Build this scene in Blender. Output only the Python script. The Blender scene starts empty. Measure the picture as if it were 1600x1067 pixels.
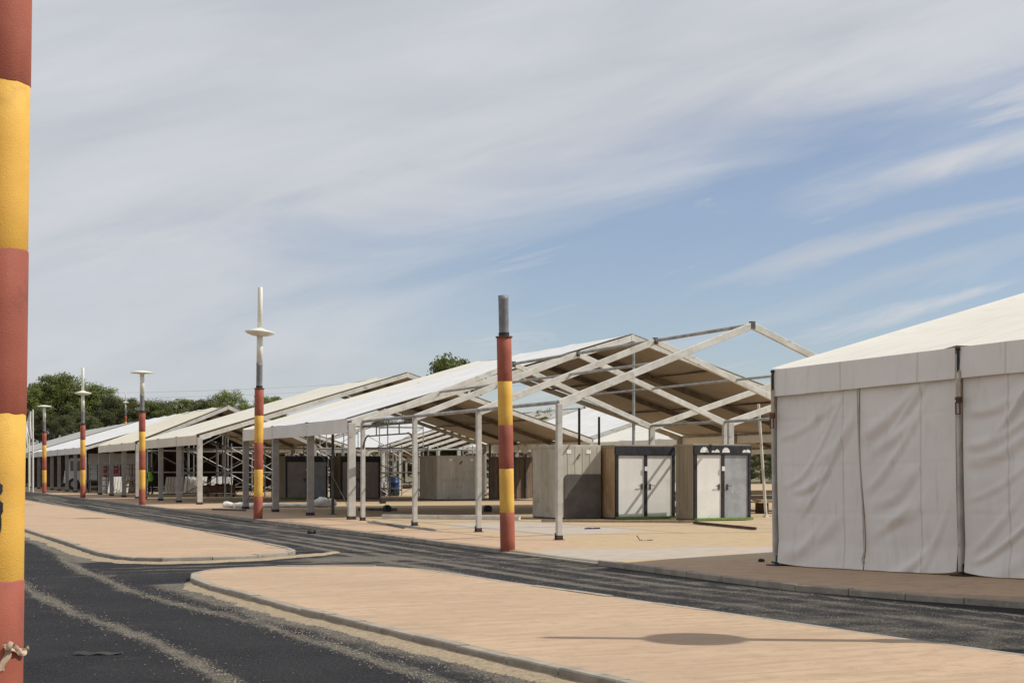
import bpy, math, random
from mathutils import Vector, noise as mnoise
random.seed(7)
R = math.radians
sc = bpy.context.scene
COL = sc.collection
# ------------------------------------------------------------------ camera
cam_d = bpy.data.cameras.new('camera'); cam = bpy.data.objects.new('camera', cam_d); COL.objects.link(cam)
TH = math.atan(1020 / 2222.0)
cam.location = (-11.68, -25.78, 1.55); cam.rotation_euler = (R(90), 0, -TH)
cam_d.sensor_width = 36; cam_d.lens = 49.995; cam_d.shift_y = 0.1262
cam_d.clip_start = 0.1; cam_d.clip_end = 5000
sc.camera = cam
# ------------------------------------------------------------------ sun and sky
SUNV = Vector((0.87, -0.49, 1.0 / 0.94)).normalized()
sl = bpy.data.lights.new('sun', 'SUN'); sl.energy = 4.0; sl.angle = R(0.55); sl.color = (1, .955, .88)
so = bpy.data.objects.new('sun', sl); COL.objects.link(so)
so.rotation_euler = SUNV.to_track_quat('Z', 'Y').to_euler()
W = bpy.data.worlds.new('World'); sc.world = W; W.use_nodes = True
wt = W.node_tree; wt.nodes.clear()
def N(t, typ, **kw):
    n = t.nodes.new(typ)
    for k, v in kw.items(): setattr(n, k, v)
    return n
def L(t, a, b): t.links.new(a, b)
def math_n(t, op, a, b=None, c=None, clamp=False):
    n = N(t, 'ShaderNodeMath', operation=op); n.use_clamp = clamp
    for i, v in enumerate((a, b, c)):
        if v is None: continue
        if isinstance(v, (int, float)): n.inputs[i].default_value = v
        else: L(t, v, n.inputs[i])
    return n.outputs[0]
def mixc(t, fac, a, b, blend='MIX'):
    n = N(t, 'ShaderNodeMix', data_type='RGBA', blend_type=blend)
    for s, v in ((0, fac), (6, a), (7, b)):
        if isinstance(v, (int, float)): n.inputs[s].default_value = v
        elif isinstance(v, tuple): n.inputs[s].default_value = (*v, 1) if len(v) == 3 else v
        else: L(t, v, n.inputs[s])
    return n.outputs[2]
def ramp(t, fac, p0, p1):
    n = N(t, 'ShaderNodeMapRange', interpolation_type='SMOOTHSTEP')
    L(t, fac, n.inputs[0]); n.inputs[1].default_value = p0; n.inputs[2].default_value = p1
    return n.outputs[0]
sky = N(wt, 'ShaderNodeTexSky', sky_type='NISHITA'); sky.sun_disc = False
sky.sun_elevation = math.asin(SUNV.z); sky.sun_rotation = math.atan2(SUNV.x, SUNV.y)
sky.air_density = 1.0; sky.dust_density = 0.6; sky.ozone_density = 1.6
tc = N(wt, 'ShaderNodeTexCoord')
rot = N(wt, 'ShaderNodeVectorRotate', rotation_type='Z_AXIS'); L(wt, tc.outputs['Generated'], rot.inputs[0]); rot.inputs['Angle'].default_value = TH
sep = N(wt, 'ShaderNodeSeparateXYZ'); L(wt, rot.outputs[0], sep.inputs[0])
dx, dy, dz = sep.outputs
az = math_n(wt, 'ARCTAN2', dx, dy)                       # bearing from the street axis
el = math_n(wt, 'ARCSINE', dz)
# streak coordinates: long axis rises to the right
ca, sa = math.cos(R(13)), math.sin(R(13))
a_ = math_n(wt, 'ADD', math_n(wt, 'MULTIPLY', az, ca), math_n(wt, 'MULTIPLY', el, sa))
b_ = math_n(wt, 'SUBTRACT', math_n(wt, 'MULTIPLY', el, ca), math_n(wt, 'MULTIPLY', az, sa))
cmb = N(wt, 'ShaderNodeCombineXYZ'); L(wt, math_n(wt, 'MULTIPLY', a_, 2.2), cmb.inputs[0]); L(wt, math_n(wt, 'MULTIPLY', b_, 10.0), cmb.inputs[1])
n1 = N(wt, 'ShaderNodeTexNoise'); L(wt, cmb.outputs[0], n1.inputs['Vector']); n1.inputs['Scale'].default_value = 1.6; n1.inputs['Detail'].default_value = 7; n1.inputs['Roughness'].default_value = .55; n1.inputs['Distortion'].default_value = .5
cmb2 = N(wt, 'ShaderNodeCombineXYZ'); L(wt, math_n(wt, 'MULTIPLY', a_, 3.0), cmb2.inputs[0]); L(wt, math_n(wt, 'MULTIPLY', b_, 22.0), cmb2.inputs[1]); cmb2.inputs[2].default_value = 3.3
n2 = N(wt, 'ShaderNodeTexNoise'); L(wt, cmb2.outputs[0], n2.inputs['Vector']); n2.inputs['Scale'].default_value = 1.5; n2.inputs['Detail'].default_value = 6; n2.inputs['Roughness'].default_value = .6; n2.inputs['Distortion'].default_value = .8
f1 = math_n(wt, 'SUBTRACT', n1.outputs[0], .5); f2 = math_n(wt, 'SUBTRACT', n2.outputs[0], .5)
q = math_n(wt, 'ADD', math_n(wt, 'SUBTRACT', b_, .172), math_n(wt, 'MULTIPLY', f1, .15))
veil = ramp(wt, q, -.065, .06)
left = ramp(wt, math_n(wt, 'ADD', math_n(wt, 'MULTIPLY', az, -1.0), math_n(wt, 'MULTIPLY', f1, .45)), -.14, .24)
leftv = math_n(wt, 'MULTIPLY', left, .9)
wisp = math_n(wt, 'MULTIPLY', ramp(wt, math_n(wt, 'ADD', f1, math_n(wt, 'MULTIPLY', f2, .9)), -.04, .26), .85)
lowh = math_n(wt, 'MULTIPLY', ramp(wt, math_n(wt, 'MULTIPLY', el, -1.0), -.13, -.01), .5)
cov = math_n(wt, 'MAXIMUM', math_n(wt, 'MAXIMUM', veil, leftv), math_n(wt, 'MAXIMUM', wisp, math_n(wt, 'MAXIMUM', lowh, .22)))
for bc, bw, a0, a1, st_ in ((.134, .016, .10, .30, .85), (.091, .009, .02, .22, .6), (.062, .010, .0, .12, .45)):
    e_ = math_n(wt, 'DIVIDE', math_n(wt, 'ADD', math_n(wt, 'SUBTRACT', b_, bc), math_n(wt, 'MULTIPLY', f1, .05)), bw)
    bd = math_n(wt, 'POWER', 2.718, math_n(wt, 'MULTIPLY', math_n(wt, 'MULTIPLY', e_, e_), -1.0))
    bd = math_n(wt, 'MULTIPLY', math_n(wt, 'MULTIPLY', bd, ramp(wt, az, a0, a1)), math_n(wt, 'MULTIPLY', math_n(wt, 'ADD', 1.0, math_n(wt, 'MULTIPLY', f2, 2.2)), st_))
    cov = math_n(wt, 'MAXIMUM', cov, bd)
cov = math_n(wt, 'MULTIPLY', cov, math_n(wt, 'ADD', .90, math_n(wt, 'MULTIPLY', f2, .25)), clamp=True)
skc = mixc(wt, 1.0, sky.outputs[0], (.97, 1.0, 1.10), 'MULTIPLY')
cloud = mixc(wt, ramp(wt, n1.outputs[0], .3, .7), (5.95, 6.1, 6.45), (6.9, 7.0, 7.25))
skyc = mixc(wt, cov, skc, cloud)
bg = N(wt, 'ShaderNodeBackground'); L(wt, skyc, bg.inputs[0]); bg.inputs[1].default_value = 0.097
wo = N(wt, 'ShaderNodeOutputWorld'); L(wt, bg.outputs[0], wo.inputs[0])
vs = sc.view_settings; vs.view_transform = 'Standard'; vs.look = 'None'; vs.exposure = 0.0; vs.gamma = 1; vs.use_curve_mapping = False
sc.cycles.max_bounces = 8; sc.cycles.diffuse_bounces = 4

# ------------------------------------------------------------------ materials
def new_mat(name):
    m = bpy.data.materials.new(name); m.use_nodes = True
    t = m.node_tree; p = t.nodes['Principled BSDF']
    return m, t, p
def setin(p, k, v): p.inputs[k].default_value = v
def coords(t, world=False):
    if world: return N(t, 'ShaderNodeNewGeometry').outputs['Position']
    return N(t, 'ShaderNodeTexCoord').outputs['Object']
def noise_n(t, vec, scale, detail=5, rough=.55, stretch=None, dist=0):
    if stretch:
        mp = N(t, 'ShaderNodeMapping'); L(t, vec, mp.inputs[0]); mp.inputs['Scale'].default_value = stretch; vec = mp.outputs[0]
    n = N(t, 'ShaderNodeTexNoise'); L(t, vec, n.inputs['Vector']); n.inputs['Scale'].default_value = scale
    n.inputs['Detail'].default_value = detail; n.inputs['Roughness'].default_value = rough; n.inputs['Distortion'].default_value = dist
    return n.outputs[0]
def bump_n(t, p, h, strength, dist=.01):
    b = N(t, 'ShaderNodeBump'); b.inputs['Strength'].default_value = strength; b.inputs['Distance'].default_value = dist
    L(t, h, b.inputs['Height']); L(t, b.outputs[0], p.inputs['Normal'])
def simple(name, c1, c2=None, scale=4, rough=.6, bump=0, bscale=60, metal=0, stretch=None, lo=.35, hi=.65, world=False, dirt=None, spec=.4, chips=None):
    m, t, p = new_mat(name)
    v = coords(t, world)
    c2 = c2 or tuple(x * .82 for x in c1)
    fac = ramp(t, noise_n(t, v, scale, 6, .6, stretch), lo, hi)
    col = mixc(t, fac, c1, c2)
    if dirt:
        dc, ds, d0, d1 = dirt
        col = mixc(t, ramp(t, noise_n(t, v, ds, 8, .68), d0, d1), col, dc)
    if chips:
        cc, cs, c0 = chips
        col = mixc(t, ramp(t, noise_n(t, v, cs, 6, .7), c0, c0 + .03), col, cc)
    L(t, col, p.inputs['Base Color']); setin(p, 'Roughness', rough); setin(p, 'Metallic', metal); setin(p, 'Specular IOR Level', spec)
    if bump: bump_n(t, p, noise_n(t, v, bscale, 4, .6), bump, .01)
    return m
def canvas(name, c1, c2, trans=.10, rough=.55):
    m, t, p = new_mat(name); v = coords(t)
    col = mixc(t, ramp(t, noise_n(t, v, .9, 6, .62), .3, .72), c1, c2)
    streak = ramp(t, noise_n(t, v, 2.2, 5, .6, (.6, 3.5, .6)), .52, .8)
    col = mixc(t, math_n(t, 'MULTIPLY', streak, .30), col, (.42, .38, .31))
    sp = N(t, 'ShaderNodeSeparateXYZ'); L(t, v, sp.inputs[0])
    seam = math_n(t, 'LESS_THAN', math_n(t, 'FRACT', math_n(t, 'MULTIPLY', sp.outputs[1], 1 / 1.53)), .022)
    col = mixc(t, math_n(t, 'MULTIPLY', seam, .28), col, (.34, .31, .26))
    L(t, col, p.inputs['Base Color']); setin(p, 'Roughness', rough); setin(p, 'Specular IOR Level', .35)
    bump_n(t, p, noise_n(t, v, 3.0, 4, .5), .25, .03)
    tr = N(t, 'ShaderNodeBsdfTranslucent'); tr.inputs[0].default_value = (c1[0] * .95, c1[1] * .8, c1[2] * .58, 1)
    mx = N(t, 'ShaderNodeMixShader'); mx.inputs[0].default_value = trans
    L(t, p.outputs[0], mx.inputs[1]); L(t, tr.outputs[0], mx.inputs[2])
    L(t, mx.outputs[0], t.nodes['Material Output'].inputs[0])
    return m
M = {}
M['white_canvas'] = canvas('white_canvas', (.80, .80, .79), (.72, .71, .68))
M['cream_canvas'] = canvas('cream_canvas', (.78, .74, .62), (.70, .66, .55))
M['yellow_canvas'] = canvas('yellow_canvas', (.80, .75, .59), (.73, .68, .53))
M['grey_canvas'] = canvas('grey_canvas', (.44, .43, .39), (.36, .36, .32), .06)
M['ivory_canvas'] = canvas('ivory_canvas', (.80, .76, .67), (.74, .70, .61))
M['wall_canvas'] = canvas('wall_canvas', (.82, .785, .74), (.75, .715, .67), .04)
M['underside'] = canvas('underside', (.42, .36, .29), (.34, .29, .235), .03, .7)  # brown for the sheet below each roof panel, darker than the outer cloth
M['shaded_frame'] = simple('shaded_frame', (.17, .135, .10), (.11, .085, .06), 3, .7, .1, 40)  # frame tone darkened to carry the shade under the covered roofs
M['brown_canvas'] = canvas('brown_canvas', (.16, .11, .07), (.10, .07, .045), .03)
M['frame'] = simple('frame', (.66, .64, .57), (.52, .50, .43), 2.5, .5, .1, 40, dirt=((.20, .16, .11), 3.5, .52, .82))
M['shaded_post'] = simple('shaded_post', (.37, .345, .31), (.28, .26, .23), 3, .6, .12, 50, dirt=((.13, .10, .08), 6, .58, .8))  # post colour with the shade of the roofs painted in
M['post'] = simple('post', (.52, .50, .45), (.40, .38, .34), 3, .55, .12, 50, dirt=((.16, .12, .09), 6, .58, .8))
M['steel'] = simple('steel', (.42, .42, .41), (.27, .27, .26), 4, .45, .1, 60, metal=.5)
M['dark_steel'] = simple('dark_steel', (.12, .11, .105), (.06, .055, .05), 5, .6, .15, 60)
M['rust'] = simple('rust', (.19, .085, .05), (.09, .045, .03), 9, .85, .4, 70)
M['base_rust'] = simple('base_rust', (.075, .05, .04), (.04, .03, .026), 9, .85, .4, 70)
M['red_paint'] = simple('red_paint', (.375, .105, .062), (.30, .08, .048), 1.6, .7, .35, 130, dirt=((.17, .06, .045), 3.5, .48, .85), chips=((.36, .27, .21), 6, .70))
M['yellow_paint'] = simple('yellow_paint', (.80, .47, .085), (.70, .385, .062), 1.6, .68, .35, 130, dirt=((.42, .24, .07), 3.5, .50, .88), chips=((.50, .42, .30), 6, .71))
M['pipe_grey'] = simple('pipe_grey', (.24, .24, .25), (.17, .17, .18), 4, .5, .1, 40)
M['cream_plastic'] = simple('cream_plastic', (.76, .75, .66), (.68, .66, .55), 3, .4, 0)
M['black_paint'] = simple('black_paint', (.03, .03, .034), (.012, .012, .014), 5, .55, .3, 40, dirt=((.14, .13, .12), 9, .62, .85))
M['white_door'] = simple('white_door', (.80, .78, .72), (.72, .70, .64), 1.5, .5, .1, 20, dirt=((.36, .32, .25), 3, .58, .92))
M['grey_door'] = simple('grey_door', (.38, .39, .40), (.28, .29, .30), 3, .4, .1, 20, dirt=((.55, .56, .57), 6, .55, .75))
M['taupe_door'] = simple('taupe_door', (.34, .31, .28), (.28, .25, .22), 2, .5, .1, 20)
M['cabin_pale'] = simple('cabin_pale', (.50, .47, .40), (.40, .37, .30), 1.6, .7, .2, 30, stretch=(1, 1, .25), dirt=((.20, .165, .11), 2.5, .48, .85))
M['cabin_rust'] = simple('cabin_rust', (.40, .27, .15), (.29, .19, .10), 2.2, .75, .2, 30, stretch=(1, 1, .3), dirt=((.44, .36, .24), 3, .48, .8))
M['cabin_brown'] = simple('cabin_brown', (.30, .245, .17), (.22, .18, .12), 1.8, .75, .2, 30, stretch=(1, 1, .3))
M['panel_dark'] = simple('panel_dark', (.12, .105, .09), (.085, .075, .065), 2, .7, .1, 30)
M['turf'] = simple('turf', (.19, .30, .075), (.12, .20, .045), 20, .9, .5, 200)
M['timber'] = simple('timber', (.40, .30, .19), (.27, .20, .12), 3, .8, .3, 40, stretch=(1, 6, 6))
M['dark_timber'] = simple('dark_timber', (.10, .055, .03), (.05, .03, .02), 5, .85, .4, 40)
M['blue_plastic'] = simple('blue_plastic', (.014, .04, .13), (.01, .028, .09), 3, .4)
M['red_plastic'] = simple('red_plastic', (.32, .035, .05), (.22, .03, .04), 3, .45)
M['hivis'] = simple('hivis', (.30, .80, .04), (.22, .66, .03), 5, .7)
M['cloth_dark'] = simple('cloth_dark', (.03, .035, .05), (.02, .022, .03), 8, .9)
M['skin'] = simple('skin', (.36, .2, .13), (.30, .16, .10), 8, .55)
M['hair'] = simple('hair', (.03, .02, .015), None, 20, .7)
M['rubber'] = simple('rubber', (.025, .025, .025), (.04, .038, .035), 8, .8)
M['glass_dark'] = simple('glass_dark', (.02, .025, .03), (.03, .035, .04), 3, .08, spec=.8)
M['vehicle_white'] = simple('vehicle_white', (.72, .73, .72), (.64, .64, .62), 2, .3)
M['rag'] = simple('rag', (.55, .42, .30), (.42, .31, .21), 12, .85, .3, 60)
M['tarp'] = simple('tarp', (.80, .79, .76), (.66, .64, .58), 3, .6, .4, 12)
M['bark'] = simple('bark', (.10, .07, .05), (.06, .045, .03), 5, .9, .6, 20)
M['kerb'] = simple('kerb', (.37, .315, .25), (.28, .24, .19), 3, .88, .35, 60, world=True, dirt=((.17, .145, .115), 5, .50, .78))
def foliage(name, c1, c2):
    m, t, p = new_mat(name)
    oi = N(t, 'ShaderNodeObjectInfo')
    v = coords(t); f = ramp(t, noise_n(t, v, .9, 3), .3, .7)
    col = mixc(t, f, c1, c2)
    hs = N(t, 'ShaderNodeHueSaturation'); L(t, col, hs.inputs['Color'])
    L(t, math_n(t, 'ADD', .8, math_n(t, 'MULTIPLY', oi.outputs['Random'], .4)), hs.inputs['Value'])
    L(t, hs.outputs[0], p.inputs['Base Color']); setin(p, 'Roughness', .7); setin(p, 'Specular IOR Level', .2)
    tr = N(t, 'ShaderNodeBsdfTranslucent'); L(t, hs.outputs[0], tr.inputs[0])
    mx = N(t, 'ShaderNodeMixShader'); mx.inputs[0].default_value = .25
    L(t, p.outputs[0], mx.inputs[1]); L(t, tr.outputs[0], mx.inputs[2]); L(t, mx.outputs[0], t.nodes['Material Output'].inputs[0])
    return m
M['pine'] = foliage('pine', (.13, .16, .042), (.19, .21, .06))
M['oak'] = foliage('oak', (.088, .10, .04), (.13, .132, .057))

# ground materials ---------------------------------------------------------
def attr(t, name): return N(t, 'ShaderNodeAttribute', attribute_name=name).outputs['Fac']
def asphalt_mat():
    m, t, p = new_mat('asphalt'); v = coords(t, True)
    g = noise_n(t, v, 42, 4, .85); big = noise_n(t, v, .8, 5, .6)
    base = mixc(t, ramp(t, big, .3, .7), (.017, .017, .020), (.030, .0295, .032))
    base = mixc(t, math_n(t, 'MULTIPLY', ramp(t, g, .42, .72), .8), base, (.064, .062, .063))
    base = mixc(t, math_n(t, 'MULTIPLY', ramp(t, noise_n(t, v, .9, 7, .7), .50, .75), .6), base, (.060, .050, .044))
    vor = N(t, 'ShaderNodeTexVoronoi'); L(t, v, vor.inputs['Vector']); vor.inputs['Scale'].default_value = 34
    speck = math_n(t, 'LESS_THAN', vor.outputs['Distance'], .16)
    sel = math_n(t, 'GREATER_THAN', noise_n(t, v, 19, 2), .60)
    base = mixc(t, math_n(t, 'MULTIPLY', math_n(t, 'MULTIPLY', speck, sel), .35), base, (.17, .155, .135))
    d = attr(t, 'dust')
    br = math_n(t, 'ADD', math_n(t, 'MULTIPLY', noise_n(t, v, 24, 5, .8), 1.2), math_n(t, 'MULTIPLY', noise_n(t, v, 1.8, 6, .65), 1.1))
    dm = ramp(t, math_n(t, 'SUBTRACT', math_n(t, 'ADD', d, br), 1.15), .14, .62)
    dc = mixc(t, ramp(t, noise_n(t, v, 45, 2), .35, .65), (.25, .218, .172), (.095, .087, .077))
    col = mixc(t, dm, base, dc)
    L(t, col, p.inputs['Base Color']); setin(p, 'Roughness', .9); setin(p, 'Specular IOR Level', .15)
    bump_n(t, p, math_n(t, 'ADD', g, vor.outputs['Distance']), 1.0, .02)
    return m
def paving_mat():
    m, t, p = new_mat('paving'); v = coords(t, True)
    a = noise_n(t, v, .45, 6, .6); b = noise_n(t, v, 6, 8, .75, (.6, 1, 1)); c = noise_n(t, v, 60, 3, .8)
    st = noise_n(t, v, 2.2, 6, .65, (.22, 2.6, 1)); st2 = noise_n(t, v, 7.0, 5, .7, (.18, 2.4, 1))
    col = mixc(t, ramp(t, a, .3, .7), (.505, .355, .236), (.44, .314, .211))
    col = mixc(t, math_n(t, 'MULTIPLY', ramp(t, st, .42, .72), .62), col, (.335, .24, .152))
    col = mixc(t, math_n(t, 'MULTIPLY', ramp(t, st2, .5, .75), .45), col, (.62, .485, .36))
    col = mixc(t, math_n(t, 'MULTIPLY', ramp(t, b, .47, .68), .7), col, (.33, .24, .16))
    col = mixc(t, math_n(t, 'MULTIPLY', ramp(t, c, .5, .8), .4), col, (.31, .22, .155))
    pit = math_n(t, 'GREATER_THAN', noise_n(t, v, 11, 4, .75), .735)
    col = mixc(t, math_n(t, 'MULTIPLY', pit, .6), col, (.16, .12, .09))
    L(t, col, p.inputs['Base Color']); setin(p, 'Roughness', .88); setin(p, 'Specular IOR Level', .2)
    bump_n(t, p, math_n(t, 'ADD', math_n(t, 'ADD', b, st), math_n(t, 'MULTIPLY', c, .6)), .5, .012)
    return m
def yard_mat():
    m, t, p = new_mat('yard'); v = coords(t, True)
    a = noise_n(t, v, .35, 6, .6, (1, 1.6, 1)); b = noise_n(t, v, 2.2, 7, .68, (1, 1.5, 1)); c = noise_n(t, v, 40, 3, .6)
    sand = mixc(t, ramp(t, a, .35, .65), (.47, .345, .195), (.45, .345, .235))
    sand = mixc(t, math_n(t, 'MULTIPLY', ramp(t, b, .46, .74), .65), sand, (.31, .24, .16))
    pav = mixc(t, ramp(t, b, .35, .7), (.50, .345, .225), (.40, .285, .195))
    light = mixc(t, ramp(t, b, .35, .7), (.46, .40, .335), (.38, .325, .27))
    wob = math_n(t, 'MULTIPLY', math_n(t, 'SUBTRACT', b, .5), .8)
    col = mixc(t, ramp(t, math_n(t, 'ADD', attr(t, 'pav'), wob), .35, .65), sand, pav)
    col = mixc(t, ramp(t, math_n(t, 'ADD', attr(t, 'light'), wob), .35, .7), col, light)
    col = mixc(t, math_n(t, 'MULTIPLY', ramp(t, c, .5, .8), .3), col, (.25, .19, .13))
    L(t, col, p.inputs['Base Color']); setin(p, 'Roughness', .9); setin(p, 'Specular IOR Level', .2)
    bump_n(t, p, math_n(t, 'ADD', b, math_n(t, 'MULTIPLY', c, .6)), .5, .02)
    return m
M['asphalt'] = asphalt_mat(); M['paving'] = paving_mat(); M['yard'] = yard_mat()
M['sand'] = simple('sand', (.42, .325, .205), (.31, .245, .165), 14, .95, .9, 90, world=True, dirt=((.12, .105, .085), 22, .50, .72))
M['stone'] = simple('stone', (.33, .285, .22), (.11, .10, .085), 9, .9, world=True)
M['earth'] = simple('earth', (.20, .17, .09), (.13, .125, .055), .12, .95, .3, 3, world=True)

# ------------------------------------------------------------------ mesh helpers
class MB:
    def __init__(s): s.v = []; s.f = []; s.smooth = False
    def add(s, vs, fs):
        o = len(s.v); s.v += [tuple(v) for v in vs]; s.f += [tuple(i + o for i in f) for f in fs]; return s
    def box(s, c, d, bev=0):
        x, y, z = c; a, b, h = d[0] / 2, d[1] / 2, d[2] / 2
        return s.add([(x + i * a, y + j * b, z + k * h) for k in (-1, 1) for j in (-1, 1) for i in (-1, 1)],
                     [(0, 2, 3, 1), (4, 5, 7, 6), (0, 1, 5, 4), (2, 6, 7, 3), (0, 4, 6, 2), (1, 3, 7, 5)])
    def beam(s, p, q, w, h, up=(0, 0, 1)):
        p, q = Vector(p), Vector(q); d = (q - p).normalized(); sd = d.cross(Vector(up))
        if sd.length < 1e-4: sd = d.cross(Vector((1, 0, 0)))
        sd.normalize(); u = sd.cross(d)
        vs = [e + sd * (i * w / 2) + u * (j * h / 2) for e in (p, q) for i, j in ((-1, -1), (1, -1), (1, 1), (-1, 1))]
        return s.add(vs, [(0, 1, 2, 3), (7, 6, 5, 4), (0, 4, 5, 1), (1, 5, 6, 2), (2, 6, 7, 3), (3, 7, 4, 0)])
    def tube(s, p, q, r, r2=None, n=8):
        p, q = Vector(p), Vector(q); r2 = r if r2 is None else r2; d = (q - p).normalized()
        a = d.orthogonal().normalized(); b = d.cross(a)
        vs = [e + (a * math.cos(6.28318 * i / n) + b * math.sin(6.28318 * i / n)) * rr for e, rr in ((p, r), (q, r2)) for i in range(n)]
        return s.add(vs, [(i, (i + 1) % n, n + (i + 1) % n, n + i) for i in range(n)] + [tuple(range(n))[::-1], tuple(range(n, 2 * n))])
    def lathe(s, prof, n=24, ax=(0, 0)):
        k = len(prof); vs = [(ax[0] + r * math.cos(6.28318 * i / n), ax[1] + r * math.sin(6.28318 * i / n), z) for r, z in prof for i in range(n)]
        fs = [(j * n + i, j * n + (i + 1) % n, (j + 1) * n + (i + 1) % n, (j + 1) * n + i) for j in range(k - 1) for i in range(n)]
        return s.add(vs, fs + [tuple(range(n))[::-1], tuple(range((k - 1) * n, k * n))])
    def grid(s, fn, nu, nv):
        vs = [fn(i / nu, j / nv) for j in range(nv + 1) for i in range(nu + 1)]
        return s.add(vs, [(j * (nu + 1) + i, j * (nu + 1) + i + 1, (j + 1) * (nu + 1) + i + 1, (j + 1) * (nu + 1) + i) for j in range(nv) for i in range(nu)])
    def mesh(s, name, mat, smooth=False):
        m = bpy.data.meshes.new(name); m.from_pydata(s.v, [], s.f); m.materials.append(M[mat] if isinstance(mat, str) else mat)
        if smooth or s.smooth:
            m.polygons.foreach_set('use_smooth', [True] * len(m.polygons))
        m.update(); return m
    def build(s, name, mat, parent=None, smooth=False, bevel=0):
        return link(name, s.mesh(name, mat, smooth), parent, bevel=bevel)
def link(name, me, parent=None, loc=None, bevel=0):
    o = bpy.data.objects.new(name, me); COL.objects.link(o)
    if parent: o.parent = parent
    if loc: o.location = loc
    if bevel:
        b = o.modifiers.new('bevel', 'BEVEL'); b.width = bevel; b.segments = 2; b.limit_method = 'ANGLE'
    return o
def tag(o, label, cat, group=None):
    o['label'] = label; o['category'] = cat
    if group: o['group'] = group
    return o
def thing(name, label, cat, loc=(0, 0, 0), rz=0, group=None):
    o = bpy.data.objects.new(name, None); COL.objects.link(o); o.location = loc; o.rotation_euler = (0, 0, rz); o.empty_display_size = .3
    return tag(o, label, cat, group)
def struct(o): o['kind'] = 'structure'; return o
def nz(x, y=0, z=0): return mnoise.noise(Vector((x, y, z)))
def lerp_poly(pts, y):
    pts = sorted(pts)
    if y <= pts[0][0]: return pts[0][1]
    for (a, b), (c, d) in zip(pts, pts[1:]):
        if y <= c: return b + (d - b) * (y - a) / (c - a)
    return pts[-1][1]
def frange(a, b, n): return [a + (b - a) * i / n for i in range(n + 1)]

# ------------------------------------------------------------------ terrain
ROADZ = -.085
KF = [(-60, 2.4), (-24, 2.3), (-18, 2.0), (-15, 1.5), (-13, .9), (-11.5, .35), (-9.8, -.10), (-8, -.12), (-6, -.08), (-4, -.05), (0, -.10), (5, -.10), (20, -.10), (40, -.12), (80, -.15), (190, -.2)]
def hill(x, y):
    d = max(0.0, (y - 150) / 34.0); d2 = max(0.0, (x - 75) / 60.0)
    t = min(1.0, max(d, d2 * .6)); t = t * t * (3 - 2 * t)
    return 5.5 * t
g = MB()
xs = frange(-700, -60, 10) + frange(-50, 150, 24) + frange(190, 1500, 14); ys = frange(-300, 135, 12) + frange(145, 330, 34) + frange(380, 2600, 14)
g.v = [(x, y, -.16 + hill(x, y) + (nz(x * .02, y * .02) * .8 if hill(x, y) > .5 else 0)) for y in ys for x in xs]
nx = len(xs); g.f = [(j * nx + i, j * nx + i + 1, (j + 1) * nx + i + 1, (j + 1) * nx + i) for j in range(len(ys) - 1) for i in range(nx - 1)]
struct(g.build('ground', 'earth', smooth=True))
# road sheet with dust laid down by wheels
bend = lambda y: .13 * max(0.0, -8 - y)
TR1 = [(-30, -7.3), (-13.85, -7.69), (-10.5, -7.85), (-5.8, -8.35), (-1.3, -8.29), (10.7, -7.92), (60, -8.0)]
TR2 = [(-30, -8.9), (-14.5, -9.13), (-12.3, -9.15), (-9.5, -9.36), (-5.2, -9.58), (10, -9.3), (60, -9.4)]
ISN = [(-40, -5.9), (-16.5, -6.66), (-15, -6.78), (-13.2, -6.93), (-11.8, -7.04), (-10.3, -7.21), (-8.4, -7.27), (-6.5, -7.39)]
def dust(x, y):
    w = .16 * nz(y * .22, 1.7) + .05 * nz(y * .9, 4.4); d = 0
    gs = lambda c, wd: math.exp(-((x + w - c) / wd) ** 2)
    m1 = .80 + .35 * nz(y * .5, 7.7); m2 = .80 + .35 * nz(y * .5, 3.1)
    d = max(d, .85 * m1 * gs(lerp_poly(TR1, y), .10), .85 * m2 * gs(lerp_poly(TR2, y), .095))
    if y < -5: d = max(d, .95 * math.exp(-((x - lerp_poly(ISN, y) + .15) / .32) ** 2) * (.8 + .5 * nz(y * .6, 2.0)))
    if x > -4.6:
        b = bend(y); d = max(d, .20 + .25 * nz(x * .8, y * .10, 2.0) - .30 * math.exp(-((x - .1 - b) / .35) ** 2))
        for k, c in enumerate((-.55, -1.15, -1.75, -2.3, -2.95)):
            c2 = c + .22 * nz(y * .07, k * 3.3) + .06 * nz(y * .4, k * 1.3)
            fade = .62 + .85 * nz(y * .11 + 9, k * 5.1)
            d = max(d, 1.0 * max(0, fade) * gs(c2 + b * (1 - .12 * k), (.07, .12, .16, .13, .10)[k]))
    if y > .5: d = max(d, .85 * math.exp(-((x + 7.95) / .2) ** 2))
    if -7 < y < 3 and x > -8.2:
        for c, a in ((-2.1, .60), (-1.35, .5), (-2.75, .38)):
            d = max(d, a * math.exp(-((y - c - .05 * (x + 5) ** 2 * .25) / .12) ** 2) * (1 + .5 * nz(x, c)))
        rr = math.hypot((x + 3.2) / 1.4, (y + .6) / .8); d = max(d, .75 * math.exp(-(rr ** 4)))
    if -11 < x < -8 and -4.2 < y < -1.5: d = max(d, .5 * math.exp(-((y + 2.6 - .05 * x) / .1) ** 2), .45 * math.exp(-((y + 3.6 - .05 * x) / .08) ** 2))
    return d + .06 * nz(x, y)
xs = frange(-10.9, 2.6, 120); ys = frange(-60, -20, 20)[:-1] + frange(-20, 6, 110)[:-1] + frange(6, 60, 120)[:-1] + frange(60, 190, 60)
rm = MB(); rm.v = [(x, y, ROADZ) for y in ys for x in xs]; nx = len(xs)
rm.f = [(j * nx + i, j * nx + i + 1, (j + 1) * nx + i + 1, (j + 1) * nx + i) for j in range(len(ys) - 1) for i in range(nx - 1)]
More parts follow.
